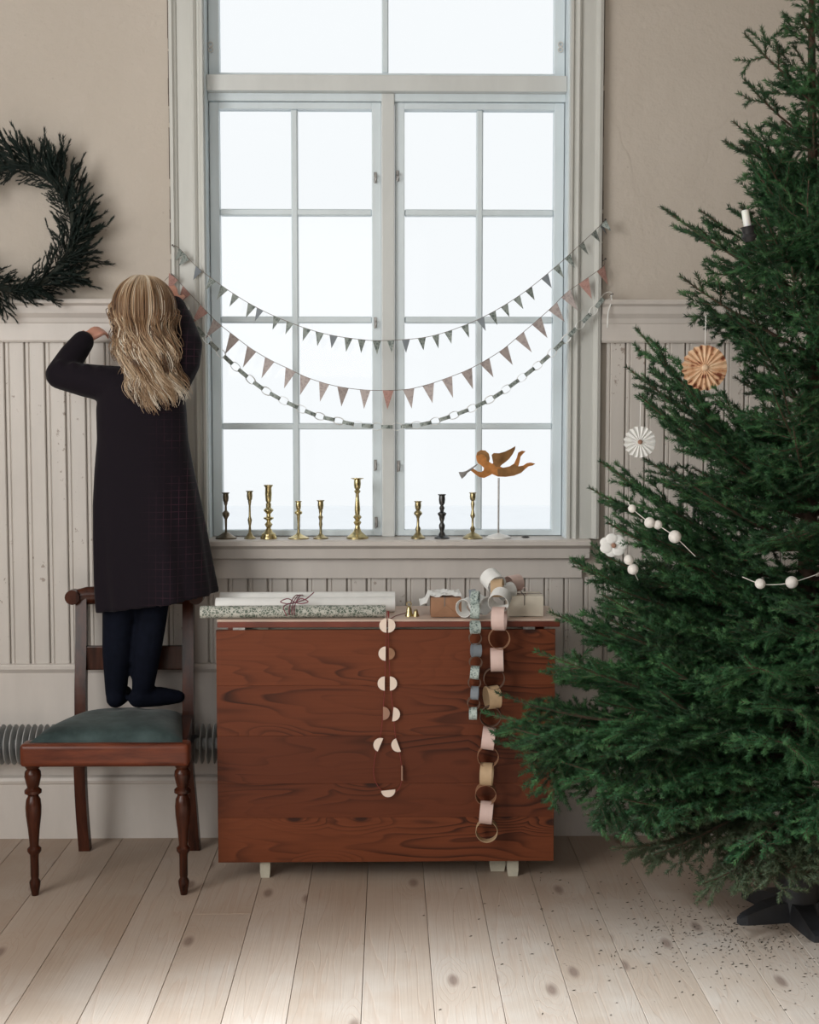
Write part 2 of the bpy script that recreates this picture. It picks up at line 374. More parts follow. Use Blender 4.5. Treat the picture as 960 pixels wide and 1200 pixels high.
for zz in (.8, 1.9, 3.04): b.box((XL-.12,-4.3,zz),(XL-.07,-2.3,zz+.06))
w2 = struct('window_2', b, M['white'])
b = MB()
for xx in (-1.8, -.73, .34): b.box((xx,YF-.12,.8),(xx+.06,YF-.07,3.1))
for zz in (.8, 1.9, 3.04): b.box((-1.8,YF-.12,zz),(.4,YF-.07,zz+.06))
struct('window_3', b, M['white'])
struct('snow_field', MB().box((-60,TH+.3,-1.2),(60,33,-1.0)), M['snow'])
# floor: planks are parts
fl = struct('floor', MB().box((XL,YF,-.06),(XR,0,-.024)), M['sub'])
fo = woff(fl)
seams = [-.897,-.728,-.563,-.392,-.240,-.065,.109,.275,.442,.607,.775,.945,1.11,1.275,1.44,1.61,1.775,1.945,2.11,2.28,2.45,2.6]
left = []; x = -.897
while x > XL: x -= .168; left.append(max(x, XL))
seams = left[::-1]+seams
joint = {}
for i in range(len(seams)-1):
    a, c = seams[i]+.0006, seams[i+1]-.0006
    ys = [YF, R.uniform(-5.5,-4.2), R.choice([-2.9,-2.2,-3.4]), 0]
    if abs(seams[i]+.563) < .01: ys = [YF, -4.6, G(260,1071).y, 0]
    for y0, y1 in zip(ys, ys[1:]):
        dz = R.uniform(-.0006, .0003); m = MB().bbox((a,y0+.0004,-.024),(c,y1-.0004,dz), .0010, 1)
        cx, cy = (a+c)/2, (y0+y1)/2; me = build('floor_plank', m, M['floor'], None, False, (cx, cy, 0))
        me.parent = fl; me.location = Vector((cx, cy, 0))-fo
# ------------------------------------------------------------------ wainscot: boards are parts of the wall
def wpart(name, mb, m, parent=wall, smooth=False): return build(name, mb, m, parent, smooth)
zc0 = P(60, 350, -.06).z; zb1 = P(60, 401, -.02).z; zb0 = P(60, 778, -.02).z; zr0 = .215
cxo0 = P(200, 300, -.03).x; cxo1 = P(706, 300, -.03).x    # outer casing edges
def mould(name, prof, x0, x1, m, parent=None, kind='structure'):   # profile (y,z) swept along x
    b = MB().loft([[(x0, y, z) for y, z in prof], [(x1, y, z) for y, z in prof]], True)
    o = build(name, b, m, parent, False)
    if kind: o['kind'] = kind
    return o
capprof = [(0,zc0),(-.062,zc0),(-.066,zc0-.006),(-.064,zc0-.014),(-.052,zc0-.022),(-.048,zc0-.045),(-.036,zc0-.060),(-.033,zc0-.074),(-.030,zc0-.078),(-.030,zb1+.006),(-.026,zb1),(0,zb1)]
mould('trim_1', capprof, XL, cxo0, M['cream']); mould('trim_2', capprof, cxo1, XR, M['cream'])
zap = P(400, 677, -.02).z      # panel top under the window
railp = [(0,zb0),(-.030,zb0),(-.034,zb0-.006),(-.034,zb0-.016),(-.027,zb0-.026),(-.024,zb0-.030),(-.024,zr0),(0,zr0)]
mould('trim_3', railp, XL, XR, M['cream'])
bw = .0664; x = P(6.5, 500, -.015).x; xs = []
while x > XL: x -= bw
while x < XR: xs.append(x); x += bw
meshes = {}
for x0 in xs:
    a = max(x0, XL); c = min(x0+bw, XR)
    if c-a < .02: continue
    mid = (a+c)/2; top = zb1+.002 if (mid < cxo0-.01 or mid > cxo1+.01) else zap
    g = .0022; d0 = .011; bd = .017
    prof = [(a+g,0),(a+g,-d0+.003),(a+g+.003,-d0),(a+g+.010,-d0),(a+g+.013,-d0+.004),(a+g+.016,-d0),(c-g-.003,-d0),(c-g,-d0+.003),(c-g,0)]
    mb = MB().loft([[(px, py-.002, z) for px, py in prof] for z in (zb0-.004, top)], True)
    o = build('wainscot_board', mb, M['creamr'], None, False, (mid, 0, (zb0+top)/2)); o.parent = wall; o.location = Vector((mid, 0, (zb0+top)/2))-woff(wall)
# lower plinth board
prof = [(0,.215),(-.030,.215),(-.040,.210),(-.043,.200),(-.040,.190),(-.034,.186),(-.034,0),(0,0)]
mould('baseboard_back', prof, XL, XR, M['cream'])
# ------------------------------------------------------------------ window casing, sill, apron
def casing(name, sgn):
    xo, xi = (cxo0, wx0) if sgn < 0 else (cxo1, wx1)
    L = xi-xo
    pr = [(0,0),(.0,-.022),(.03,-.034),(.12,-.038),(.17,-.030),(.22,-.026),(.24,-.020),(.66,-.020),(.68,-.028),(.74,-.033),(.80,-.028),(.83,-.022),(.88,-.022),(.92,-.030),(1.0,-.030),(1.0,0)]
    b = MB().loft([[(xo+L*t, y, z) for t, y in pr] for z in (SILL, WTOP+.12)], True)
    o = build(name, b, M['casing']); o['kind'] = 'structure'
casing('trim_4', -1); casing('trim_5', 1)
struct('trim_6', MB().bbox((cxo0,-.034,WTOP),(cxo1,0,WTOP+.14),.006), M['casing'])
sx0, sx1 = P(205,640,-.07).x, P(692,640,-.07).x
sillp = [(.20,SILL-.028),(.20,SILL),(-.072,SILL),(-.080,SILL-.005),(-.080,SILL-.018),(-.070,SILL-.024),(-.060,SILL-.030),(-.054,SILL-.062),(-.046,SILL-.066),(0,SILL-.066),(0,SILL-.028)]
b = MB().loft([[(xx, y, z) for y, z in sillp[2:10]+[(0,SILL)]] for xx in (sx0, sx1)], True)
b.box((wx0,-.001,SILL-.028),(wx1,.20,SILL)); o = struct('trim_7', b, M['cream'])
struct('trim_8', MB().bbox((sx0+.02,-.026,zap-.002),(sx1-.02,0,SILL-.064),.003), M['cream'])
for nm_, xx in (('trim_9', cxo0-.0035), ('trim_10', cxo1+.0035)):   # ragged open joint between casing and plaster
    b = MB(); z = zc0+.01
    while z < WTOP:
        h = R.uniform(.02,.09); wj = R.uniform(.0010,.0032)
        b.box((xx-wj,-.0022,z),(xx+wj,.001,z+h)); z += h+(R.uniform(0,.03) if R.random() < .4 else 0)
    struct(nm_, b, M['joint'])
# ------------------------------------------------------------------ window_1
WY = .075   # front of sashes
jd = MB()
jd.box((wx0,0,SILL),(wx0+.004,.22,WTOP)); jd.box((wx1-.004,0,SILL),(wx1,.22,WTOP)); jd.box((wx0,0,WTOP-.004),(wx1,.22,WTOP))
tz0 = P(450,108,WY-.03).z; tz1 = P(450,89,WY-.03).z
pz = P(452,360,WY-.02)
px0 = P(447.5,360,WY-.02).x; px1 = P(462.5,360,WY-.02).x
win = struct('window_1', jd, M['white'])
build('transom', MB().bbox((wx0+.004,WY-.045,tz0),(wx1-.004,WY+.06,tz1),.004), M['transom'], win)
build('mullion_post', MB().bbox((px0,WY-.018,SILL),(px1,WY+.06,tz0),.004), M['transom'], win)
def sash(xa, xb, za, zb, xs_, zs_, stile, top, bot, y=WY):
    """frame as a sash part; muntins and panes as its sub-parts"""
    b = MB(); t = .045
    b.bbox((xa,y,za),(xa+stile,y+t,zb),.003); b.bbox((xb-stile,y,za),(xb,y+t,zb),.003)
    b.bbox((xa+stile-.001,y,zb-top),(xb-stile+.001,y+t,zb),.003); b.bbox((xa+stile-.001,y,za),(xb-stile+.001,y+t,za+bot),.003)
    s = build('sash', b, M['white'], win)
    X = [xa+stile]+xs_+[xb-stile]; Z = [za+bot]+zs_+[zb-top]; h = .011
    for xx in xs_: build('muntin', MB().bbox((xx-h,y+.004,za+bot),(xx+h,y+t-.004,zb-top),.004,1), M['white'], s)
    for zz in zs_: build('muntin', MB().bbox((xa+stile,y+.006,zz-h),(xb-stile,y+t-.006,zz+h),.004,1), M['white'], s)
    for i in range(len(X)-1):
        for j in range(len(Z)-1):
            build('pane', MB().box((X[i]+(h-.003)*(i>0),y+.024,Z[j]+(h-.003)*(j>0)),(X[i+1]-(h-.003)*(i<len(X)-2),y+.027,Z[j+1]-(h-.003)*(j<len(Z)-2))), M['glass'], s)
    return s
def zpx(v): return P(450, v, WY).z
def xpx(u): return P(u, 360, WY).x
zs_ = [zpx(248.5), zpx(374.5), zpx(499.5)][::-1]
ztop = tz0-.026
stl = xpx(258.5)-(wx0+.006)
s1 = sash(wx0+.006, px0-.001, SILL+.002, ztop, [xpx(346)], zs_, stl, ztop-zpx(128), zpx(621)-SILL-.002)
s2 = sash(px1+.001, wx1-.006, SILL+.002, ztop, [xpx(562)], zs_, xpx(474)-px1, ztop-zpx(128), zpx(621)-SILL-.002)
s3 = sash(wx0+.006, wx1-.006, tz1+.0, WTOP-.006, [P(451.5,40,WY).x], [], P(256.5,40,WY).x-wx0-.006, .045, P(450,87,WY).z-tz1+.004)
build('rebate_strip', MB().bbox((wx0+.004,WY-.012,ztop+.001),(wx1-.004,WY+.05,tz0+.001),.002), M['white'], win)
# thicker frames: s2/s1 stile fix handled by widths; latches
def latch(u, v, par, y=WY):
    p = P(u, v, y-.004); b = MB().bbox((p.x-.005,y-.004,p.z-.018),(p.x+.005,y,p.z+.018),.001,1)
    b.tube([(p.x,y-.004,p.z+.004),(p.x,y-.016,p.z+.004)], .004, 8)
    b.tube([(p.x-.001,y-.014,p.z+.006),(p.x+.004,y-.018,p.z-.004),(p.x-.003,y-.014,p.z-.020)], .0022, 6)
    build('latch', b, M['steel'], par)
for u, v, s in ((440,208,s1),(466,206,s2),(440,545,s1),(467,546,s2),(440,378,s1),(441,612,s1)): latch(u, v, s)
for u, v in ((247,55),(657,55)): 
    p = P(u, v, WY-.004); b = MB().ring((p.x,WY-.006,p.z+.008),.009,.004,(0,1,0),.003,12); b.ring((p.x,WY-.006,p.z-.010),.009,.004,(0,1,0),.003,12); build('latch', b, M['pipe'], s3)
# ------------------------------------------------------------------ radiator
ry = -.115; rc = P(100, 872, ry).z; rr = .066; x0, x1 = XL+.05, .55
rad = thing('finned_radiator', ((x0+x1)/2, ry, rc-rr), 'grey finned tube radiator running low along the wall behind chair and table', 'radiator')
build('pipe', MB().lathe([(.020,0),(.020,x1-x0)], (x0, ry, rc), 12, 'x'), M['rad'], rad, True)
fin = build('fin', MB().lathe([(.022,-.002),(rr-.004,-.0028),(rr,-.001),(rr,.001),(rr-.004,.0028),(.022,.002)], (0,0,0), 20, 'x'), M['rad'], None, True, (0,0,0))
fin.parent = rad; k = 0; x = x0+.03
while x < x1-.02:
    f = fin if k == 0 else fin.copy()
    if k: C.objects.link(f); f.parent = rad
    f.location = Vector((x, ry, rc))-rad.location; x += .0205; k += 1
for xx in (-2.2, -1.35, -.45, .4):
    build('bracket', MB().box((xx-.012,ry+.0,rc-.085),(xx+.012,-.024,rc-.066)).box((xx-.012,-.030,rc-.085),(xx+.012,-.024,rc+.05)), M['rad'], rad)
# ------------------------------------------------------------------ chair
ys_f = G(40, 1049, 0).y; ys_b = G(99, 996, 0).y
ch = thing('dining_chair', (P(130,900,-.3).x, (ys_f+ys_b)/2, 0), 'antique mahogany chair with turned front legs and green-grey velvet seat, child standing on it', 'chair')
zs1 = P(120, 871, ys_f-.02).z; zs0 = P(120, 898, ys_f-.02).z
fx0 = P(24,885,ys_f-.02).x; fx1 = P(222,885,ys_f-.02).x
bx0 = P(96,860,ys_b-.02).x; bx1 = P(221,860,ys_b-.02).x
def turned(x, y):
    H = zs0+.004
    pr = [(.010,0),(.012,.012),(.0155,.03),(.0165,.042),(.011,.052),(.0125,.06),(.0125,.115),(.0135,.125),(.0205,.135),(.0205,.143),(.0135,.150),(.0135,.158),(.017,.20),(.0225,.245),(.0235,.27),(.021,.292),(.0165,.30),(.0155,.305),(.025,.312),(.025,.320),(.0165,.328),(.021,.345),(.0245,.362),(.023,.376),(.017,.384),(.022,.39),(.022,.40)]
    k = H/.40
    return MB().lathe([(r*1.0, z*k) for r, z in pr], (x, y, 0), 18)
for u in (39.5, 214.5):
    x = P(u, 960, ys_f).x; build('leg', turned(x, ys_f), M['mahog'], ch, True)
for u_b, u_m, u_t, sg in ((100, 95, 96, -1), (228.5, 221, 221, 1)):
    zz = [0, .15, .30, .42, .55, .70, .84]
    uu = [u_b, u_b-4*(1 if sg<0 else 1), u_m-1, u_m, u_m, u_t, u_t]
    yy = [ys_b+.0, ys_b-.015, ys_b-.03, ys_b-.035, ys_b-.02, ys_b+.01, ys_b+.045]
    pts = []
    for z, u, y in zip(zz, uu, yy):
        v = 495+(1.4-z)*F/4.25; pts.append((P(u, v, y).x, y, z))
    pts = crom(pts, 5); b = MB(); rings = []
    for p in pts:
        hx, hy = (.018, .016); rings.append([(p.x-hx,p.y-hy,p.z),(p.x+hx,p.y-hy,p.z),(p.x+hx,p.y+hy,p.z),(p.x-hx,p.y+hy,p.z)])
    b.loft(rings); o = build('back_post', b, M['mahog'], ch)
# seat frame: front rail rounded, side rails, back rail
b = MB().bbox((fx0,ys_f-.035,zs0),(fx1,ys_f+.030,zs1),.016,4); build('front_rail', b, M['rail'], ch, True)
for s, (a, c) in enumerate(((fx0, bx0),(fx1, bx1))):
    o_ = .012 if s == 0 else -.012
    i_ = .045 if s == 0 else -.045
    rg = [[(a+o_,ys_f+.0,zs0+.008),(a+i_,ys_f+.0,zs0+.008),(a+i_,ys_f+.0,zs1-.004),(a+o_,ys_f+.0,zs1-.004)],
          [(c-.016*(1 if s==0 else -1),ys_b-.03,zs0+.008),(c+(i_-o_)*.5,ys_b-.03,zs0+.008),(c+(i_-o_)*.5,ys_b-.03,zs1-.004),(c-.016*(1 if s==0 else -1),ys_b-.03,zs1-.004)]]
    build('side_rail', MB().loft(rg), M['mahog'], ch)
build('back_rail', MB().box((bx0,ys_b-.045,zs0+.01),(bx1,ys_b-.02,zs1-.004)), M['mahog'], ch)
build('seat_webbing', MB().prism([(fx0+.03,zs0+.004),(fx0+.12,zs0-.006),((fx0+fx1)/2,zs0-.014),(fx1-.1,zs0-.006),(fx1-.03,zs0+.004)], ys_f+.03, ys_b-.06), M['under'], ch)
# crowned cushion
n = 22; vs = []; fs = []
y0, y1 = ys_f-.012, ys_b-.045; zt = P(130, 868, ys_f-.01).z
for j in range(n+1):
    t = j/n; xa = fx0+.020+(bx0+.018-fx0-.02)*t; xb = fx1-.020+(bx1-.018-fx1+.02)*t
    for i in range(n+1):
        s = i/n; e = (max(0, 1-abs(2*s-1)**4)*max(0, 1-abs(2*t-1)**4))**.5
        d1 = math.exp(-((s-.42)**2+(t-.80)**2)/.012); d2 = math.exp(-((s-.66)**2+(t-.80)**2)/.012)
        vs.append((xa+(xb-xa)*s, y0+(y1-y0)*t, zt-.006+.040*e+.003*math.sin(9*s+4*t)-.009*(d1+d2)))
for j in range(n):
    for i in range(n): a = j*(n+1)+i; fs.append((a,a+1,a+n+2,a+n+1))
m0 = len(vs); bd = [i for i in range(n+1)]+[(j*(n+1)+n) for j in range(1,n+1)]+[n*(n+1)+i for i in range(n-1,-1,-1)]+[j*(n+1) for j in range(n-1,0,-1)]
for i in bd: vs.append((vs[i][0], vs[i][1], zs1-.02))
for k in range(len(bd)): a, c = bd[k], bd[(k+1)%len(bd)]; fs.append((a, m0+k, m0+(k+1)%len(bd), c))
fs.append(tuple(m0+k for k in range(len(bd))))
build('seat_cushion', MB().add(vs, fs), M['velvet'], ch, True)
# back rails
zr_ = P(100,757,ys_b).z; zr1 = P(100,785,ys_b).z
build('cross_rail', MB().bbox((bx0,ys_b-.006,zr1),(bx1,ys_b+.016,zr_),.004), M['mahog'], ch)
zt0, zt1 = P(98,709,ys_b+.03).z, P(98,688,ys_b+.03).z; tx0, tx1 = P(81,698,ys_b+.03).x, P(236,698,ys_b+.03).x
rg = []
for i in range(17):
    t = i/16; x = tx0+(tx1-tx0)*t; e = min(1, (min(t, 1-t)*16/2.2)); h = (zt1-zt0)/2*(.75+.25*math.sqrt(e)) ; bow = .03*(1-(2*t-1)**2); y = ys_b+.028+bow
    e2 = .55+.45*math.sqrt(min(1, e*1.3)); zc_ = (zt0+zt1)/2-.004*(1-e)
    rg.append([(x, y+.017*math.cos(a)*e2, zc_+h*math.sin(a)*e2) for a in [2*PI*k/12 for k in range(12)]])
top_rail = build('top_rail', MB().loft(rg), M['mahog'], ch, True)
build('scroll', MB().tube([(tx0+.015,ys_b+.006,(zt0+zt1)/2-.002),(tx0+.015,ys_b+.05,(zt0+zt1)/2-.002)], [.024,.024], 16), M['mahog'], top_rail, True)
build('scroll', MB().tube([(tx1-.015,ys_b+.006,(zt0+zt1)/2-.002),(tx1-.015,ys_b+.05,(zt0+zt1)/2-.002)], [.024,.024], 16), M['mahog'], top_rail, True)
# ------------------------------------------------------------------ drop-leaf table
LY = -.455                                   # front face of hanging leaf
lx0, lx1 = P(254.5, 870, LY).x, P(650, 870, LY).x; lz1, lz0 = P(450,738,LY).z, P(450,1010,LY).z
TZ = P(450, 726, LY).z                      # top surface height at the front edge
tab = thing('drop_leaf_table', ((lx0+lx1)/2, -.30, 0), 'red-brown pine drop-leaf table with its wide front leaf hanging, under the window', 'table')
tx0_, tx1_ = P(254, 727, LY).x, P(657, 727, LY).x
tb = -.165
tt = build('table_top', MB().bbox((tx0_,LY-.004,TZ-.006),(tx1_,tb,TZ),.0025,1), M['top'], tab)
build('top_edge', MB().bbox((tx0_+.001,LY-.002,TZ-.024),(tx1_-.001,tb+.0,TZ-.0055),.004,2), M['edge'], tab)
leaf = build('front_leaf', MB().box((lx0+.004,LY+.014,lz0+.004),(lx1-.004,LY+.020,lz1-.004)), M['edge'], tab)
cuts = [738, 803, 862, 918, 958, 1010]
for a, c in zip(cuts, cuts[1:]):
    za, zb = P(450,a,LY).z, P(450,c,LY).z
    o = build('leaf_board', MB().bbox((lx0,LY+R.uniform(0,.0004),zb+.0001),(lx1,LY+.014,za-.0001),.0006,1), M['leaf'], None, False, ((lx0+lx1)/2, LY, (za+zb)/2))
    o.parent = leaf; o.location = o.location-woff(leaf)
build('rear_leaf', MB().bbox((lx0,tb-.004,lz0),(lx1,tb+.014,lz1),.003), M['edge'], tab)
ztop_ = TZ-.024
for (u, v, wpx, y) in ((311.5, 1038, 12, -.405), (600.5, 1037, 13, -.405), (582.5, 1030, 19, -.36), (330, 1015, 12, -.215), (590, 1015, 12, -.215)):
    p = P(u, v, y); hw = wpx/2/385
    b = MB().loft([[(p.x-hw*k,y-.018,z),(p.x+hw*k,y-.018,z),(p.x+hw*k,y+.018,z),(p.x-hw*k,y+.018,z)] for z, k in ((0,.85),(.02,1.0),(ztop_-.0,1.0))])
    build('leg', b, M['leg'], tab)
lxa, lxb = P(311.5,1038,-.4).x, P(600.5,1037,-.4).x
for y in (-.40, -.22):
    build('apron', MB().box((lxa-.06,y-.010,ztop_-.09),(lxb+.06,y+.010,ztop_)), M['leg'], tab)
for y in (-.41, -.22):
    build('stretcher', MB().box((lxa,y-.012,.13),(lxb,y+.012,.17)), M['leg'], tab)
for u in (280, 620): 
    x = P(u, 733, LY).x; build('hinge', MB().box((x-.018,LY+.002,TZ-.034),(x+.018,LY+.008,TZ-.024)), M['steel'], tab)
# ------------------------------------------------------------------ gift wrap rolls
def roll(name, u0, v0, u1, v1, y, rpx, m, mend, label):
    r = rpx/388; a = P(u0, v0, y); c = P(u1, v1, y+.012); zc_ = TZ+r+.0005; 
    a.z = zc_ if a.z < zc_+.5 else a.z; c.z = a.z
    b = MB(); d = (c-a).normalized(); b.tube([a, a+d*.002, c-d*.002, c], [r*.97, r, r, r*.97], 20, False)
    b.tube([a+d*.0005, c-d*.0005], [r*.80, r*.80], 20, False)
    n = 20
    o = thing(name, ((a.x+c.x)/2, (a.y+c.y)/2, zc_-r), label, 'gift wrap roll', 'wrapping paper rolls on the table')
    build('paper', b, m, o, True)
    for q, s in ((a, 1), (c, -1)): build('paper_end', MB().tube([q+d*s*.001, q+d*s*.0025], [r*.96, r*.96], 20), mend, o)
    return a, c, r
A1 = roll('wrapping_paper_roll', 235, 712, 452, 706, -.425, 7.4, M['botan'], M['brownpaper'], 'patterned botanical grey-green gift wrap roll, frontmost of the bundle on table')
A2 = roll('wrapping_paper_roll', 253, 703, 463, 694, -.315, 9.3, M['wpaper'], M['pkpaper'], 'plain white gift wrap roll in the middle of the bundle on table')
A3 = roll('wrapping_paper_roll', 258, 697, 463, 689, -.195, 9.6, M['wpaper'], M['pkpaper'], 'plain white gift wrap roll lying at the back, nearest the window')
b = MB(); bx = P(345, 705, -.42).x
for dx in (-.008, 0, .007):
    pts = []
    for k in range(25):
        t = 2*PI*k/24; yy = -.315+.135*math.cos(t); zz = TZ+.027+.0235*math.sin(t)
        if math.sin(t) < 0: zz = TZ+.0022+.02*abs(math.cos(t))**6
        pts.append((bx+dx+.006*math.cos(t*1.0), yy, max(zz, TZ+.0022)))
    b.tube(pts, .0016, 6, False)
for sg in (-1, 1):
    b.tube(crom([(bx,-.40,TZ+.044),(bx+sg*.02,-.41,TZ+.058),(bx+sg*.042,-.42,TZ+.050),(bx+sg*.022,-.42,TZ+.044),(bx,-.40,TZ+.045)],5), .0016, 6)
b.tube(crom([(bx,-.40,TZ+.045),(bx+.03,-.37,TZ+.050),(bx+.055,-.34,TZ+.068)],5), .0016, 6)
b.tube(crom([(bx,-.41,TZ+.045),(bx-.03,-.45,TZ+.040),(bx-.02,-.462,TZ+.012)],5), .0016, 6)
tag(build('twine_bow', b, plain('plum_twine', (.22,.06,.085), .9)), 'plum twine tied in a bow around the three gift wrap rolls', 'string')
# ------------------------------------------------------------------ parcels and small things on the table
def parcel(u0, u1, vt, vb, y0, y1, m, name, label):
    a = P(u0, vb, y0); c = P(u1, vt, y0)
    o = thing(name, ((a.x+c.x)/2, (y0+y1)/2, TZ), label, 'parcel')
    build('wrapped_box', MB().bbox((a.x, y0, TZ+.0005), (c.x, y1, c.z), .004, 2), m, o, True)
    b = MB(); xm = a.x+(c.x-a.x)*.45; e = .0012
    b.box((xm-.0015,y0-e,TZ+.001),(xm+.0015,y0,c.z+e)); b.box((xm-.0015,y0-e,c.z),(xm+.0015,y1+e,c.z+e)); b.box((a.x-e,(y0+y1)/2-.0015,c.z),(c.x+e,(y0+y1)/2+.0015,c.z+e))
    build('twine', b, M['string'], o)
    # folded paper triangle at the end
    build('folded_end', MB().prism([(a.x+.003,TZ+.003),(c.x-.003,TZ+.003),((a.x+c.x)/2,TZ+(c.z-TZ)*.62)], y0-.0016, y0), m, o)
    return a, c
a, c = parcel(505, 541, 700.5, 722, -.42, -.33, M['kraft'], 'gift_parcel', 'small brown kraft paper parcel beside the white paper links')
rg = []; rr_ = random.Random(3)
b = MB(); xa, xb = P(492,700,-.36).x, P(540,700,-.36).x; zt_ = c.z+.0015
vs = []; fs = []; NN = 14
for j in range(9):
    for i in range(NN):
        s = i/(NN-1); t = j/8; x = xa+(xb-xa)*s; y = -.405+.14*t
        inside = x > a.x-.004
        zz = (zt_+.005*rr_.random()+.003*math.sin(12*s+7*t)) if inside else TZ+.004+(zt_-TZ)*(.55+.4*s*2)*rr_.uniform(.85,1)
        vs.append((x, y, zz))
for j in range(8):
    for i in range(NN-1): q = j*NN+i; fs.append((q,q+1,q+NN+1,q+NN))
o = build('tissue_paper', b.add(vs, fs), M['wpaper']); sm = o.modifiers.new('s','SOLIDIFY'); sm.thickness = .0012; sm.offset = 1
tag(o, 'crumpled white tissue paper spread over the brown kraft parcel', 'tissue paper')
parcel(596, 637.5, 698.5, 721.5, -.41, -.30, M['cr'], 'gift_parcel', 'cream wrapped parcel at the right end of the table top')
# brass bell
p = G(481, 722, TZ); 
o = thing('brass_bell', (p.x, p.y, TZ), 'tiny brass bell pair standing on table between wrap rolls and kraft parcel', 'bell')
build('bell_body', MB().lathe([(.013,0),(.0125,.003),(.0095,.010),(.0085,.020),(.0065,.027),(.002,.030)], (p.x-.004,p.y,TZ+.0005), 16), M['brass'], o, True)
build('bell_body', MB().lathe([(.010,0),(.0095,.003),(.0075,.008),(.0068,.014),(.0045,.020),(.0015,.022)], (p.x+.017,p.y-.006,TZ+.0005), 16), M['brassm'], o, True)
build('loop', MB().ring((p.x-.004,p.y,TZ+.037),.0085,.003,(0,1,0),.0025,14), M['brass'], o, True)
# ------------------------------------------------------------------ half-moon garland over the leaf
gy = LY-.010
def halfmoon(u, v, rpx, ang, y=gy-.001):
    p = P(u, v, y); r = rpx/392; poly = []
    for k in range(13):
        t = PI*k/12+ang; poly.append((p.x+r*math.cos(t), p.z+r*math.sin(t)))
    return MB().prism(poly, y-.0008, y+.0008)
hg = thing('half_moon_garland', P(455, 930, gy), 'dark red string of small cream paper half moons hanging over the table front', 'garland')
sl = [(454,716),(453,733),(452,766),(451,800),(449,836),(446,862),(440,885),(438,905),(441,918),(449,928),(455,930)]
sr = [(456,716),(455.5,740),(456,766),(457.5,800),(461,836),(463.5,862),(468,880),(471,900),(471,914),(467,925),(460,930)]
for s in (sl, sr): build('string', MB().tube(crom([P(u, v, gy) for u, v in s], 4), .0012, 5), M['redstr'], hg)
build('string', MB().tube(crom([P(455,716,gy), (P(455,716,gy).x+.003,LY+.0,TZ+.003), (P(465,716,gy).x,LY+.06,TZ+.003), (P(450,716,gy).x+.07,LY+.12,TZ+.003)],6), .0012, 5), M['redstr'], hg)
L_, R_, D_ = PI/2, -PI/2, PI     # bulge left, right, down
for u, v, r, a, mm in ((453,733,8.5,L_,'wp'),(455,733,8.5,R_,'wp'),(452,766,8.5,L_,'wp'),(456,766,7,R_,'kraft'),(451,801,8.5,L_,'wp'),(457,801,8.5,R_,'wp'),(449,836,8,R_-.0,'brownpaper'),(460.5,837,8.5,R_-.1,'wp'),(446,873,8.5,L_-.4,'wp'),(467,873,8.5,L_+.35,'wp'),(455,926,8.5,D_+.1,'wp')):
    build('half_moon', halfmoon(u, v, r, a), {'wp': plain('cream_card', (.80,.66,.56), .6, .04)}.get(mm) or M[mm], hg)
build('half_moon', MB().box((P(470.3,897,gy).x,gy-.008,P(470,914,gy).z),(P(472,897,gy).x,gy+.006,P(470,897,gy).z)), M['brownpaper'], hg)
# ------------------------------------------------------------------ paper chains on the table
def chain(name, label, links, y, group=None, base=None):
    o = thing(name, base, label, 'paper chain', group)
    for (u, v, rpx, face, m, wpx, *rest) in links:
        yy = rest[0] if rest else y
        p = P(u, v, yy); r = rpx/392; wd = wpx/392; sq = rest[1] if len(rest) > 1 else 1
        ax = (R.uniform(-.12,.12), 1, R.uniform(-.1,.1)) if face else (1, R.uniform(-.25,.25), R.uniform(-.12,.12))
        if len(rest) > 2: ax = rest[2]
        build('paper_link', MB().ring(p, r, wd, ax, .0012, 24, sq, along=(0,0,1)), M[m], o, True)
    return o
cy = LY-.042
big = [(585,725,14,0,'pkpaper',15),(585,748,12.5,1,'kraft',14),(582.5,773,14,0,'pkpaper',15),(579,795,12.5,1,'darkpaper',14),(577,817,13.5,0,'tanpaper',15),(575,839,12.5,1,'darkpaper',14),(572.5,865,13.5,0,'pkpaper',15),(572,886,12.5,1,'kraft',14),(570.5,907,13.5,0,'tanpaper',14),(569.5,930,12.5,1,'kraft',14),(570,952,13.5,0,'pkpaper',15),(570.5,973,13,1,'tanpaper',13)]
big += [(586,703,12.5,1,'wpaper',18,LY-.022,1,(.35,1,.45)),(583,689,11,0,'tanpaper',14,LY+.02,.9),(578,681,12.5,1,'wpaper',20,LY+.05,1,(-.5,1,.5)),(594,693,10,1,'wpaper',16,LY+.06,1,(1,.6,.2)),(602,684,10.5,0,'pkpaper',18,LY+.10,.9,(1,.8,.1)),(614,694,6,1,'pkpaper',12,LY+.09,.7)]
chain('paper_chain', 'long paper chain of large pink and tan links hanging lowest on table front', big, cy, None, P(570,986,cy))
sm_ = [(557,735,8,0,'greenpaper',10),(557,748,7.5,1,'darkpaper',9),(558,762,8,0,'slate',10),(557.5,776,7.5,1,'darkpaper',9),(556.5,788,8,0,'greenpaper',10),(556,800,7.5,1,'darkpaper',9),(556.5,812,8,0,'slate',9),(555,824,7.5,1,'darkpaper',9),(554.5,836,7.5,0,'greenpaper',9)]
sm_ += [(557,716,9,0,'greenpaper',10,LY-.024),(557,701,9,0,'greenpaper',9,LY+.00),(549,711,11,1,'wpaper',22,LY+.030,1,(.75,1,.1)),(563,708,11,1,'wpaper',20,LY+.050,1,(-.7,1,.2)),(554,697,6.5,0,'slate',8,LY+.02)]
chain('paper_chain', 'shorter paper chain of small grey-green links hanging left of the pink one', sm_, cy+.006, None, P(555,846,cy))
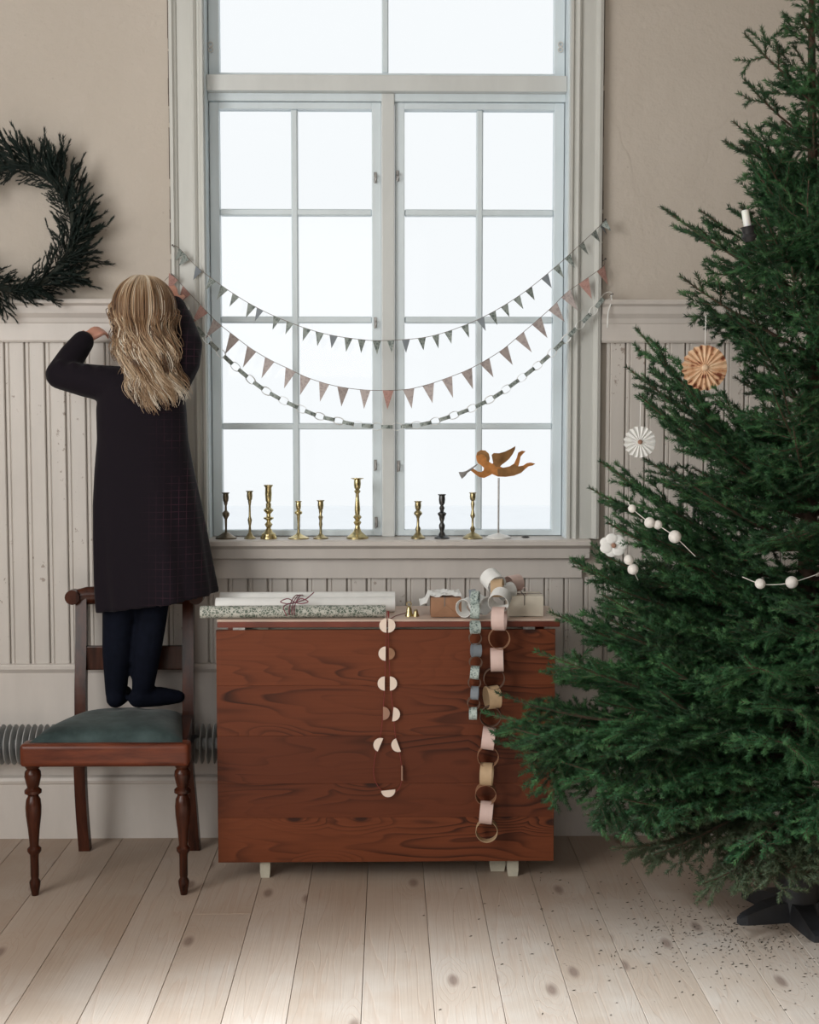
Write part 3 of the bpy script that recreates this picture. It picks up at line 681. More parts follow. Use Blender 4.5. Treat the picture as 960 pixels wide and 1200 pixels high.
# ------------------------------------------------------------------ candlesticks on the sill
SY = -.012
def stick(u, vt, prof, mat, label, foot='round', base_u=None):
    p = P(u, 629, SY); zt_ = P(u, vt, SY).z; H = zt_-SILL-.0005
    o = thing('candlestick', (p.x, SY, SILL), label, 'candlestick', 'brass candlesticks on the window sill')
    z0 = prof['foot'][-1][1]
    ft = MB().lathe([(r/355, z/355) for r, z in prof['foot']], (p.x, SY, SILL+.0005), 24 if foot == 'round' else 8); build('foot', ft, mat, o, foot == 'round')
    s = prof['stem']; n = len(s)
    hb = z0/355; hs = H-hb-prof['cup']/355
    build('stem', MB().lathe([(r/355, hb+hs*t) for r, t in s], (p.x, SY, SILL), 16), mat, o, True)
    c = prof['cup']/355; cr = prof['cr']/355
    build('socket', MB().lathe([(cr*.5,H-c),(cr*.85,H-c*.85),(cr,H-c*.5),(cr*.92,H-c*.15),(prof['lip']/355,H-.0015),(prof['lip']/355,H),(cr*.7,H),(cr*.65,H-c*.4)], (p.x, SY, SILL), 16), mat, o, True)
balu = [(1.2,0),(3.4,.06),(1.6,.12),(1.3,.3),(3.0,.42),(3.4,.47),(1.6,.54),(1.3,.75),(2.6,.88),(1.6,1)]
stick(265, 577, dict(foot=[(12.5,0),(12.5,1.5),(9,3.5),(5,6),(3,7.5)], stem=[(1.6,0),(1.2,.1),(1.6,.45),(4.2,.58),(4.2,.66),(1.5,.74),(1.3,.9),(2.5,1)], cup=12, cr=3.6, lip=4.6), M['brassd'], 'dark tarnished candlestick with wide domed foot, leftmost on the sill')
stick(293, 575, dict(foot=[(7,0),(7,1),(4.5,3),(2.4,6),(1.6,8)], stem=[(1.6,0),(1.3,.2),(2.2,.32),(2.6,.4),(1.3,.5),(1.2,.85),(2.2,1)], cup=12, cr=3.4, lip=4.4), M['brassm'], 'slender brass candlestick with small foot, second from left on sill')
stick(315, 568, dict(foot=[(10,0),(10,2),(8.5,4),(8.5,5.5),(5,8),(3.6,11)], stem=[(3.5,0),(2.4,.06),(4.8,.2),(2.6,.28),(2.2,.34),(6,.42),(6,.46),(2.6,.5),(2.4,.6),(5.8,.72),(5.8,.76),(3,.84),(3.2,1)], cup=22, cr=4.0, lip=5.6), M['brass'], 'stout brass candlestick with many ring knops, third from left on sill')
stick(350, 587, dict(foot=[(12.5,0),(12.5,1.2),(8,3),(3,5.5),(2,7)], stem=[(1.7,0),(1.4,.4),(2.2,.8),(4.6,.86),(4.6,.93),(2.2,1)], cup=11, cr=3.2, lip=4.0), M['brass'], 'short brass candlestick with very wide flat pale foot, near left muntin')
stick(376, 586, dict(foot=[(9,0),(9,1.5),(6,2.5),(2.5,5),(1.8,6)], stem=[(1.8,0),(1.4,.25),(2.2,.4),(1.6,.55),(2.8,.72),(1.5,.8),(2.4,1)], cup=12, cr=3.5, lip=4.6), M['brassm'], 'short slim brass candlestick with dark disc foot, left of the tallest one')
stick(419, 560, dict(foot=[(13,0),(13,2),(10,4),(5,8),(3.4,12)], stem=[(3.4,0),(2.6,.08),(4.8,.16),(2.6,.22),(5.2,.30),(2.8,.36),(3.4,.5),(2.2,.8),(2,.9),(4,.96),(2.6,1)], cup=14, cr=4.2, lip=7.6), M['brass'], 'tallest brass candlestick with broad foot, beside the middle window post')
stick(490, 587, dict(foot=[(8.5,0),(8.5,1.5),(5,4),(3,7),(2.5,9)], stem=[(2.8,0),(3.2,.12),(1.6,.25),(1.5,.6),(2.6,.72),(5,.82),(5,.88),(2.4,1)], cup=11, cr=3.8, lip=4.6), M['brassm'], 'short brass candlestick with collar, first one right of the middle post')
stick(518, 579, dict(foot=[(9,0),(9,1.2),(5,3),(3.4,6)], stem=[(3.6,0),(2.2,.08),(3.4,.2),(3.6,.3),(1.8,.4),(3.2,.52),(3.4,.6),(5.2,.68),(5.2,.72),(2,.78),(3.2,.9),(1.6,1)], cup=13, cr=3.8, lip=4.8), M['pewter'], 'dark grey candlestick with stacked knops, second right of the middle post')
stick(554, 577, dict(foot=[(12,0),(12,1.2),(9.5,3),(7,5),(3,6.5),(2,8)], stem=[(1.8,0),(3.2,.1),(1.4,.2),(1.3,.42),(3,.52),(2.2,.6),(1.4,.72),(2.4,.9),(1.6,1)], cup=10, cr=3.6, lip=4.4), M['brassm'], 'brass candlestick on round raised foot, rightmost next to the angel')
# ------------------------------------------------------------------ trumpeting angel on a rod
AY = -.01
def ap(pts): return [(lambda q: (q.x, q.z))(P(440+x/3.692, 500+y/3.692, AY)) for x, y in pts]
o = thing('angel_figure', (P(584,628,AY).x, AY, SILL), 'flat copper angel blowing a trumpet, flying on a thin rod with white foot', 'figurine')
ang_body = ap([(436,128),(440,112),(455,102),(475,104),(490,118),(494,136),(492,152),(505,160),(520,155),(535,170),(552,178),(580,172),(600,160),(612,135),(618,112),(634,104),(650,106),(638,118),(628,130),(624,152),(618,172),(640,168),(655,158),(672,155),(692,160),(680,168),(662,172),(645,186),(630,200),(600,212),(565,217),(530,216),(505,205),(492,212),(470,222),(450,218),(435,208),(418,194),(408,188),(416,176),(428,184),(442,194),(458,196),(468,190),(470,178),(456,166),(444,158),(438,146)])
build('body', MB().prism(ang_body, AY-.002, AY+.002), M['copper'], o)
build('skirt', MB().prism(ap([(528,182),(552,178),(580,172),(600,162),(618,172),(640,170),(645,186),(630,200),(600,211),(565,216),(530,214)]), AY-.0034, AY-.0018), M['copperd'], o)
build('wing', MB().prism(ap([(503,122),(512,114),(535,115),(560,108),(585,96),(606,84),(604,98),(594,118),(578,140),(560,155),(548,163),(536,176),(520,172),(510,160),(506,140)]), AY-.0045, AY-.0015), M['copperd'], o)
build('hair', MB().prism(ap([(438,124),(442,110),(457,101),(476,103),(491,117),(495,138),(492,150),(482,152),(480,135),(470,122),(455,118),(446,124)]), AY-.0036, AY-.0018), M['copperd'], o)
build('trumpet', MB().prism(ap([(360,196),(376,196),(392,192),(415,178),(432,166),(440,160),(443,164),(418,186),(398,200),(388,214),(374,226),(366,212)]), AY-.0035, AY-.0015), M['steel'], o)
pz_ = P(584.5, 560, AY); build('rod', MB().tube([(pz_.x,AY,SILL+.012),(pz_.x,AY,pz_.z)], .0032, 8), M['steel'], o, True)
build('base', MB().lathe([(.042,0),(.042,.004),(.034,.009),(.015,.014),(.006,.017),(.004,.018)], (pz_.x,AY,SILL+.0005), 28), M['whitec'], o, True)
tag(build('paint_flake', MB().ell((P(616,627,-.0).x,-.0,SILL+.0035),.014,.006,.003,10,5), M['iron']), 'small dark window catch lying on the sill right of the angel', 'window catch')
# ------------------------------------------------------------------ garlands across the window
def garland(name, label, pts, y, centers, wpx, hpx, mats, end_nails):
    curve = crom([P(u, v, y) for u, v in pts], 8)
    o = thing(name, P(453, max(p[1] for p in pts), y), label, 'bunting')
    build('string', MB().tube(curve, .0010, 5), M['string'], o)
    for k, (u, v, tilt) in enumerate(centers):
        i = min(range(1, len(curve)-1), key=lambda q: abs(curve[q].x-P(u, v, y).x)+abs(curve[q].z-P(u,v,y).z))
        p = curve[i]; d = (curve[i+1]-curve[i-1]).normalized(); nrm = Vector((d.z, 0, -d.x))
        if nrm.z > 0: nrm = -nrm
        nrm = (nrm+Vector((0,0,-.18))+Vector((R.uniform(-.08,.08),tilt+R.uniform(-.1,.1),0))).normalized()
        h = hpx/350*R.uniform(.93,1.06); w_ = wpx/350*R.uniform(.9,1.05); e = Vector((0,-.0011,0))
        tw = Matrix.Rotation(R.uniform(-.35,.35)+tilt, 3, 'Z')
        dd = tw@d
        a, c, q = p-dd*w_/2, p+dd*w_/2, p+nrm*h
        b = MB().add([a,c,q,a+e,c+e,q+e], [(0,1,2),(5,4,3),(0,3,4,1),(1,4,5,2),(2,5,3,0)])
        build('pennant', b, M[mats[k % len(mats)]] if not callable(mats) else mats(k), o)
    return curve
g1 = [(203,290),(206,288),(216,297),(230,312),(263,337),(300,360),(340,378),(380,391),(424,398),(453,399),(500,395),(540,383),(577,366),(615,342),(652,312),(685,282),(709,259)]
c1 = [(212,294,.5),(219,301,.5),(232,314,.4),(247,326,0),(263,337,0),(279,347,0),(293,356,0),(307,363,0),(323,371,0),(340,378,0),(358,385,0),(376,390,0),(392,394,0),(407,396,0),(424,398,0),(443,399,0),(460,399,0),(477,398,0),(493,396,0),(510,393,0),(527,389,0),(545,382,0),(561,374,0),(577,366,0),(593,357,0),(607,347,0),(621,338,0),(637,326,0),(651,313,0),(666,299,0),(680,287,.3),(694,273,.5),(706,262,.8),(709,260,-.8)]
def m1(k): return M['pgrey'] if k % 5 not in (2,) else M['slate']
garland('pennant_bunting', 'upper string of small grey-green pennants sagging across the window', g1, -.050, c1, 9.5, 15.5, m1, 0)
g2 = [(193,329),(202,323),(216,337),(242,365),(255,378),(275,394),(295,409),(316,421.5),(338,432),(358,441.5),(380,449),(402,454),(428,457),(455,457.5),(479,456),(502,450.5),(524,443),(547,434),(568,423),(590,409),(609,393),(629,376),(648,359),(663,344),(684,329),(706,313),(709,305)]
c2 = [(203,324,.6),(218,339,.5),(238,361,.2)]+[(u, v, 0) for u, v in ((256,379),(276,395),(296,410),(317,422),(339,433),(359,442),(381,449),(403,454),(428,457),(455,457.5),(479,456),(502,450.5),(524,443),(547,434),(568,423),(590,409),(609,393),(629,376),(648,359),(663,345))]+[(684,329,.3),(705,314,.6)]
def m2(k): return M['prose'] if k in (0,1,2,12,23,24) else M['ppink']  # rose over casing and post; backlight over the glass painted as greyer pink
garland('pennant_bunting', 'middle string of larger dusty pink pennants across the window, coloured greyer where backlit', g2, -.056, c2, 13.5, 23, m2, 0)
g3 = [(206,345),(219,363),(231.6,385),(249,404),(267.5,422),(285.6,438),(305.6,454),(327.5,467),(349,477.5),(371.6,487),(395.6,493),(419,498),(442.5,500),(467.5,500),(491.6,498),(515.6,492),(539.4,484),(561,475),(581.6,464),(601.6,450),(620.6,436),(640,420),(658.8,401.6),(676.6,384),(694.7,365),(708.8,348),(716,344)]
Y3 = -.062
cv = crom([P(u, v, Y3) for u, v in g3], 10)
o = thing('paper_chain', P(453, 505, Y3), 'lowest garland, narrow paper chain of grey-green and white links across the window', 'paper chain')
cpt = resample(cv, n=54)
for i, (a, c) in enumerate(zip(cpt, cpt[1:])):
    d = c-a; L = d.length; p = (a+c)/2; d.normalize()
    if i % 2 == 0: build('paper_link', MB().ring(p, L*.60, .0125, (d.z,0,-d.x) if True else 0, .001, 16, .55, along=d), M['pgrey'], o, True)
    else: build('paper_link', MB().ring(p, L*.62, .009, Vector((0,1,0))+Vector((R.uniform(-.3,.3),0,R.uniform(-.3,.3))), .001, 16, .62, along=d), M['wpaper'], o, True)
build('loose_tail', MB().tube(crom([P(716,346,Y3),P(717,352,Y3),P(713,366,Y3),P(712,384,Y3)],5), .0022, 6), M['wpaper'], o)
for k, (u, v, where) in enumerate(((203,288,'upper bunting at left casing'),(202,322,'middle bunting at left casing'),(709,258,'upper bunting at right casing'),(709,304,'middle bunting at right casing'),(717,345,'paper chain at the right casing'))):
    p = P(u, v, -.055); tag(build('nail', MB().tube([(p.x,-.018,p.z),(p.x,-.066,p.z)], .0013, 6).tube([(p.x,-.066,p.z),(p.x,-.068,p.z)], .0035, 8), M['nail']), 'small nail holding the '+where, 'nail', 'nails for the garlands')
# ------------------------------------------------------------------ foliage generators
def needles(stems, per_m, ln, rad, spread=.95, rs=0, flat=.6, tipgrow=True):
    """stems: list of (p0,p1); returns verts, faces of three-sided needles around each stem"""
    rg = np.random.default_rng(rs); V = []
    P0 = np.array([s[0] for s in stems]); P1 = np.array([s[1] for s in stems]); D = P1-P0; Ls = np.linalg.norm(D, axis=1)
    cnt = np.maximum(2, (Ls*per_m).astype(int)); idx = np.repeat(np.arange(len(stems)), cnt); N = len(idx)
    t = rg.random(N); base = P0[idx]+D[idx]*t[:,None]; d = D[idx]/Ls[idx][:,None]
    up = np.tile([0,0,1.0], (N,1)); s = np.cross(d, up); sl = np.linalg.norm(s, axis=1); s[sl < .05] = [1,0,0]; s /= np.linalg.norm(s, axis=1)[:,None]
    u = np.cross(s, d); a = rg.random(N)*2*PI
    rad_dir = s*np.cos(a)[:,None]+u*(np.sin(a)*1.0)[:,None]; rad_dir[:,2] += .15
    nd = rad_dir*spread+d*(.75+.35*rg.random(N))[:,None]+rg.normal(0,.12,(N,3)); nd /= np.linalg.norm(nd, axis=1)[:,None]
    l = ln*(.75+.45*rg.random(N))*(1-.3*(np.abs(t-.5)*2)**6)
    tip = base+nd*l[:,None]
    e1 = np.cross(nd, rg.normal(0,1,(N,3))); e1 /= np.linalg.norm(e1, axis=1)[:,None]; e2 = np.cross(nd, e1)
    mid = base+nd*(l*.12)[:,None]
    va = mid+e1*rad; vb = mid-e1*rad*.5+e2*rad*.87; vc = mid-e1*rad*.5-e2*rad*.87
    V = np.stack([va, vb, vc, tip], 1).reshape(-1, 3)
    k = np.arange(N)*4
    Fc = np.stack([np.stack([k,k+1,k+3],1), np.stack([k+1,k+2,k+3],1), np.stack([k+2,k,k+3],1)], 1).reshape(-1,3)
    return V, Fc
def np_mesh(name, V, Fc):
    me = bpy.data.meshes.new(name); me.vertices.add(len(V)); me.vertices.foreach_set('co', V.astype(np.float32).ravel())
    me.loops.add(len(Fc)*3); me.loops.foreach_set('vertex_index', Fc.astype(np.int32).ravel())
    me.polygons.add(len(Fc)); me.polygons.foreach_set('loop_start', (np.arange(len(Fc))*3).astype(np.int32)); me.polygons.foreach_set('loop_total', np.full(len(Fc),3,np.int32))
    me.update(calc_edges=True); return me
def branch_meshes(L, seed, droop=0.0, sparse=1.0, bare=.18):
    r = random.Random(seed); wood = MB(); st = []
    def main(t): return Vector((t*L, .03*L*math.sin(3*t+seed), L*(-.10*droop*t*2+.10*t*t+droop*.12*t*t*t)))
    n = max(4, int(L/.06)); pts = [main(i/n) for i in range(n+1)]
    wood.tube(pts, [.0018+.0085*L*(1-i/n) for i in range(n+1)], 5)
    for a, c, i in zip(pts, pts[1:], range(n)):
        if i/n > .30: st.append((a, c))
    s = bare*L
    while s < L*.86:
        t = s/L
        for sd in (-1, 1):
            if r.random() > .93*sparse: continue
            l2 = min(.30, (1-t)*L*.50+.045)*r.uniform(.75,1.15); a2 = math.radians(r.uniform(42,60))
            p = main(t+r.uniform(-.01,.01)); d = Vector((math.cos(a2), sd*math.sin(a2), r.uniform(-.10,.22)-droop*.15)).normalized()
            q1 = p+d*l2*.5+Vector((0,0,r.uniform(-.01,.01))); d2 = (d+Vector((.25,0,.10-.2*droop))).normalized(); q = q1+d2*l2*.5
            wood.tube([p, q1, q], [.0020,.0015,.0009], 4, False); st.append((p.lerp(q1,.1), q1)); st.append((q1, q))
            u = .030+r.random()*.02
            while l2 > .07 and u < l2*.93:
                b0 = p.lerp(q1, min(1, u/(l2*.5))) if u < l2*.5 else q1.lerp(q, (u-l2*.5)/(l2*.5))
                for s3 in (-1, 1):
                    if r.random() < .22: continue
                    l3 = min(.095, (l2-u)*.60+.030)*r.uniform(.7,1.15); pd = Vector((-d.y, d.x, 0))*s3
                    d3 = (d*.75+pd*.75+Vector((0,0,r.uniform(-.22,.28)-.15*droop))).normalized(); st.append((b0, b0+d3*l3))
                    wood.tube([b0, b0+d3*l3], [.0010,.0007], 3, False)
                u += r.uniform(.042,.060)
        s += r.uniform(.042,.058)
    return wood, st
variants = {}
NT_ = 0
def variant(L, k, droop, mat, sparse=1.0):
    global NT_
    key = (L, k, droop, mat, sparse)
    if key not in variants:
        wood, st = branch_meshes(L, int(L*100)+k*31, droop, sparse)
        me = bpy.data.meshes.new('branch'); me.from_pydata([Vector(v) for v in wood.v], [], wood.f); me.update(); me.materials.append(M['bark'])
        V, Fc = needles([(tuple(a), tuple(c)) for a, c in st], 1250, .0160, .00110, .80, int(L*50)+k)
        nm = np_mesh('needles', V, Fc); nm.materials.append(M[mat]); NT_ += len(Fc)
        variants[key] = (me, nm)
    return variants[key]
TX, TY = P(944, 600, -.76).x, -.76
TREE = thing('christmas_tree', (TX, TY, 0), 'tall dense green spruce tree in a black stand, filling the right side', 'tree')
tr = crom([(TX+.0,TY,.05),(TX+.005,TY,.8),(TX+.012,TY,1.6),(P(951,60,TY).x,TY,2.45),(P(953,0,TY).x,TY,2.78)], 6)
nn = len(tr)
build('trunk', MB().tube(tr, [.034*(1-i/(nn-1))**1.3+.004 for i in range(nn)], 10), M['bark'], TREE, True)
V, Fc = needles([(tuple(Vector(a)-TREE.location), tuple(Vector(c)-TREE.location)) for a, c in zip(tr[14:], tr[15:])], 800, .013, .001, 1.0, 5)
ln_ = mkobj('leader_needles', np_mesh('leader_needles', V, Fc), M['needle'], TREE); tag(ln_, kind='stuff')
def add_branch(base, tip, mat='needle', roll=None, sparse=1.0, droop=None):
    base = Vector(base); tip = Vector(tip); d = tip-base; L = d.length
    el = math.asin(max(-1, min(1, d.z/L)))
    if droop is None: droop = 1.0 if el < .1 else 0.0
    q = min((.18,.28,.40,.52,.66,.80,.95), key=lambda z: abs(z-L)); k = R.randint(0, 1)
    wm, nm = variant(q, k, droop, mat, sparse)
    az = math.atan2(d.y, d.x)
    rot = Matrix.Rotation(az, 4, 'Z')@Matrix.Rotation(-el+.0, 4, 'Y')@Matrix.Rotation(roll if roll is not None else R.uniform(-.45,.45), 4, 'X')
    o = bpy.data.objects.new('branch', wm); C.objects.link(o); o.parent = TREE
    o.matrix_local = Matrix.Translation(base-TREE.location)@rot@Matrix.Diagonal((L/q, 1, 1, 1))
    n = bpy.data.objects.new('needles', nm); C.objects.link(n); n.parent = o; n['kind'] = 'stuff'
    return o
def trunk_at(z): return Vector((TX+.02*z/2.5, TY, z))
# hero branches whose tips the photograph shows at the left of the crown: (tip u, v, tip depth offset, base height v)
hero = [(868,46,0,118,.4),(866,104,-.05,172,.5),(853,152,.05,215,.6),(864,181,-.1,225,.7),(890,206,.1,262,.9),(766,262,0,352,.75),(812,262,.12,330,.7),(860,252,.05,340,.7),(797,335,-.1,420,1),(812,365,.15,440,1),
 (727,406,-.05,590,.7),(722,452,.15,560,1),(735,490,-.2,600,1),(742,555,.1,640,1),(690,566,-.05,690,1),(682,596,.12,690,1),(700,640,-.25,720,1),(668,690,.1,740,1),(656,682,-.1,770,1),(690,730,-.3,800,1),
 (632,745,-.1,820,1),(622,800,-.25,850,1),(640,805,.1,850,1),(566,842,-.22,830,1),(582,822,-.12,820,1),(592,858,-.28,845,1),(612,838,-.05,840,1),(575,868,-.15,850,1),(580,880,-.10,850,1),(600,870,.05,860,1),(655,900,-.25,880,1),(690,960,-.2,880,1),(720,1000,-.15,900,1),(770,1010,-.3,900,1),(830,1040,-.35,930,1),(900,1045,-.4,940,1),(760,980,.1,890,1)]
for u, v, dy, bv, sp in hero:
    tip = P(u, v, TY+dy); bz = P(948, bv, TY).z
    add_branch(trunk_at(bz), tip, 'needle' if v < 930 else 'dry', sparse=sp)
# filling whorls
def proj(p):
    d = Vector(p)-CAM; k = d.dot(FW); return 480+F*d.dot(RT)/k, 600-F*d.dot(UP)/k
def rad_at(z):      # crown radius by the height of the branch tip
    prof = [(.25,.45),(.45,.68),(.62,.74),(.80,.72),(1.0,.60),(1.2,.50),(1.34,.42),(1.42,.24),(1.62,.22),(1.70,.34),(1.88,.36),(1.96,.26),(2.15,.17),(2.35,.12),(2.6,.07)]
    for (a, ra), (c, rc_) in zip(prof, prof[1:]):
        if a <= z <= c: return ra+(rc_-ra)*(z-a)/(c-a)
    return prof[0][1] if z < prof[0][0] else .08
keep_clear = [(826,431,38,-.93),(750,518,28,-.90),(719,639,20,-.93),(875,262,26,-1.0),(765,614,16,-.99),(791,629,12,-1.01),(741,596,9,-.98),(740,662,14,-1.0),(891,684,10,-1.13),(928,683,12,-1.13),(826,385,12,-.93),(750,490,10,-.9)]
z = .34; ph = 0.0
while z < 2.30:
    n = 8 if z < .9 else (7 if z < 1.3 else 5)
    for k in range(n):
        az = ph+2*PI*k/n+R.uniform(-.25,.25)
        el = math.radians({0:-6,1:8,2:22,3:36}[0 if z < .6 else 1 if z < 1.1 else 2 if z < 1.7 else 3]+R.uniform(-7,7))
        Lh = .4
        for it in range(3): Lh = rad_at(z+math.tan(el)*Lh)
        Lh *= R.uniform(.72,1.0)
        tip = trunk_at(z)+Vector((math.cos(az)*Lh, math.sin(az)*Lh, math.tan(el)*Lh))
        if tip.y > -.10:
            f = (-.10-TY)/max(.05, tip.y-TY); tip = trunk_at(z).lerp(tip, min(1,f))
        bad = False
        for q in range(3, 11):
            pt = trunk_at(z).lerp(tip, q/10*1.02); u, v = proj(pt)
            for cu, cv_, cr_, cyy in keep_clear:
                if pt.y < cyy+.02 and (u-cu)**2+(v-cv_)**2 < (cr_+14)**2: bad = True
        if bad or (tip-trunk_at(z)).length < .10: continue
        add_branch(trunk_at(z), tip, 'dry' if z < .40 else 'needle', sparse=.95)
    ph += 1.9; z += .088 if z < 1.3 else (.115 if z < 1.9 else .13)
for k in range(95):      # inner branches turned towards the room
    z = .42+2.15*(k+.5)/95; az = math.radians(-90+R.uniform(-75,75)); el = math.radians(5+28*min(1,z/1.8)+R.uniform(-8,8))
    Lh = min(.62, rad_at(z+.12)*R.uniform(.5,.95)+.05)
    tip = trunk_at(z)+Vector((math.cos(az)*Lh, math.sin(az)*Lh, math.tan(el)*Lh)); bad = False
    for q in range(2, 11):
        pt = trunk_at(z).lerp(tip, q/10*1.02); u, v = proj(pt)
        for cu, cv_, cr_, cyy in keep_clear:
            if pt.y < cyy+.02 and (u-cu)**2+(v-cv_)**2 < (cr_+14)**2: bad = True
    if not bad and (z < 1.9 or k % 2): add_branch(trunk_at(z), tip)
# black stand: star shaped
sc_ = G(935, 1085, 0); sc_ = Vector((TX, TY, 0))
b = MB(); b.lathe([(.06,0.012),(.06,.10),(.052,.13),(.045,.13)], (TX,TY,0), 16); build('stand_cup', b, M['iron'], TREE, True)
for k in range(5):
    a = PI+.30+2*PI*k/5; d = Vector((math.cos(a), math.sin(a), 0)); s = Vector((-d.y, d.x, 0)); 
    rg = []
    for t, hw, h in ((0,.045,.06),(.10,.030,.05),(.17,.018,.028),(.19,.010,.018)):
        c = Vector((TX,TY,0))+d*t; rg.append([c-s*hw, c+s*hw, c+s*hw*.8+Vector((0,0,h)), c-s*hw*.8+Vector((0,0,h))])
    build('stand_foot', MB().loft(rg), M['iron'], TREE)
# fallen needles
rg_ = np.random.default_rng(4); N = 1300
ang = rg_.random(N)*2*PI; rr2 = np.abs(rg_.normal(0,.36,N))+.05
px_ = TX-.15+np.cos(ang)*rr2*1.1; py_ = TY-.12+np.sin(ang)*rr2*.8; ok = (py_ < -.05)&(px_ < XR-.05); px_ = px_[ok]; py_ = py_[ok]; N = len(px_)
a = rg_.random(N)*PI; l = .003+.004*rg_.random(N); dx = np.cos(a)*l; dy = np.sin(a)*l; zz = np.full(N, .0008)
w_ = .0006
V = np.stack([np.stack([px_-dx, py_-dy, zz],1), np.stack([px_+dy*.12+w_, py_-dx*.12, zz],1), np.stack([px_-dy*.12-w_, py_+dx*.12, zz+.0016],1), np.stack([px_+dx, py_+dy, zz+.001],1)],1).reshape(-1,3)
k = np.arange(N)*4; Fc = np.stack([np.stack([k,k+1,k+2],1), np.stack([k+1,k+3,k+2],1), np.stack([k,k+3,k+1],1), np.stack([k,k+2,k+3],1)],1).reshape(-1,3)
tag(mkobj('fallen_needles', np_mesh('fallen_needles', V, Fc), M['fallen']), 'dry needles scattered on the floor boards under the tree', 'fallen needles', kind='stuff')
# ------------------------------------------------------------------ ornaments on the tree
def rosette(u, v, y, rpx, n, mat, label, cat='paper ornament', depth=.010, thread=30, inner=.08, mat2=None):
    p = P(u, v, y); r = rpx/(F/(y-CAM.y)); 
    o = thing('paper_rosette', (p.x, y, p.z-r), label, cat)
    vs = []; fs = []
    for k in range(2*n):
        a = PI*k/n; yy = y+(depth/2 if k % 2 else -depth/2); rr_ = r*(1 if k % 2 else .95)
        vs += [(p.x+math.cos(a)*r*inner, y, p.z+math.sin(a)*r*inner), (p.x+math.cos(a)*rr_, yy, p.z+math.sin(a)*rr_)]
    m = 2*n
    for k in range(m): q = (k+1) % m; fs.append((2*k, 2*k+1, 2*q+1, 2*q))
    d = build('pleated_disc', MB().add(vs, fs), mat, o); s = d.modifiers.new('s','SOLIDIFY'); s.thickness = .0008
    build('centre', MB().ell((p.x, y-.004, p.z), r*.15, .003, r*.15, 12, 6), mat2 or mat, o, True)
    build('thread', MB().tube([(p.x,y,p.z+r*.95),(p.x+.001,y,p.z+r+thread/400)], .0011, 5), M['wpaper'], o)
    return o
tanr = NT('tan_pleated_paper'); tn = tanr.noise(tanr.coord(), 38, 2); tanr.set(Base_Color=tanr.ramp(tn, [(.36,(.26,.08,.04)),(.44,(.68,.42,.25)),(.75,(.82,.66,.48))]), Roughness=.6)
rosette(826, 431, -.93, 27, 20, tanr.m, 'large tan pleated paper rosette hanging highest on the left of the tree', thread=30, depth=.014)
rosette(750, 518, -.90, 19, 18, M['wpaper'], 'medium white pleated paper rosette hanging left below the tan one', thread=26, depth=.012, mat2=M['brownpaper'])
# flower ornament
p = P(719, 639, -.93); o = thing('paper_flower', (p.x, p.y, p.z-.03), 'small white paper flower ornament with reddish centre low on left branch tips', 'paper ornament')
for k in range(7):
    a = 2*PI*k/7; b = MB().ell((p.x+.021*math.cos(a), p.y+.002*(k%2), p.z+.018*math.sin(a)), .017,.003,.014,12,6); build('petal', b, M['wpaper'], o, True)
build('centre', MB().ell((p.x,p.y-.006,p.z),.007,.004,.007,10,6), M['brownpaper'], o, True)
build('thread', MB().tube([(p.x,p.y,p.z+.03),(p.x,p.y,p.z+.07)], .001, 5), M['wpaper'], o)
# felt ball garlands
def felt(pts, balls, label):
    o = thing('felt_ball_garland', P(*pts[0]), label, 'garland')
    build('string', MB().tube(crom([P(*q) for q in pts], 5), .0011, 5), M['felt'], o)
    for u, v, y, r in balls: build('felt_ball', MB().ell(P(u, v, y), r/415, r/415, r/415, 14, 8), M['felt'], o, True)
felt([(736,588,-.98),(741,596,-.98),(762,613,-.99),(770,615,-.99),(791,629,-1.01),(815,652,-1.0)], [(741,596,-.98,4.5),(761.5,612.5,-.99,6),(771,615,-.99,5),(791,629,-1.01,7)], 'string of four white felt balls in the left middle of tree')
felt([(737,650,-1.0),(737,657,-1.0),(742,668,-1.0),(748,680,-.96)], [(737,656,-1.0,5.5),(742,667,-1.0,6)], 'pair of white felt balls just right of the paper flower')
felt([(870,676,-1.12),(891,684,-1.13),(910,685,-1.13),(928,682.5,-1.13),(955,674,-1.12),(990,660,-1.1)], [(891,684,-1.13,5.5),(928,682.5,-1.13,6.5),(985,662,-1.1,6.5)], 'string of white felt balls at the right edge of the tree')
# candle in clip
p = P(879, 283, -1.0); q = P(873, 246, -1.0)
o = thing('tree_candle', (p.x, p.y, p.z), 'white candle tilted in a dark metal clip on an upper tree branch', 'candle')
d = (q-p).normalized()
build('candle', MB().tube([p+d*.035, q-d*.002, q], [.0095,.0095,.006], 14), M['wax'], o, True)
build('wick', MB().tube([q, q+d*.006], .0008, 5), M['iron'], o)
build('clip', MB().tube([p, p+d*.012, p+d*.02, p+d*.034, p+d*.038], [.012,.020,.014,.016,.020], 14), M['iron'], o, True)
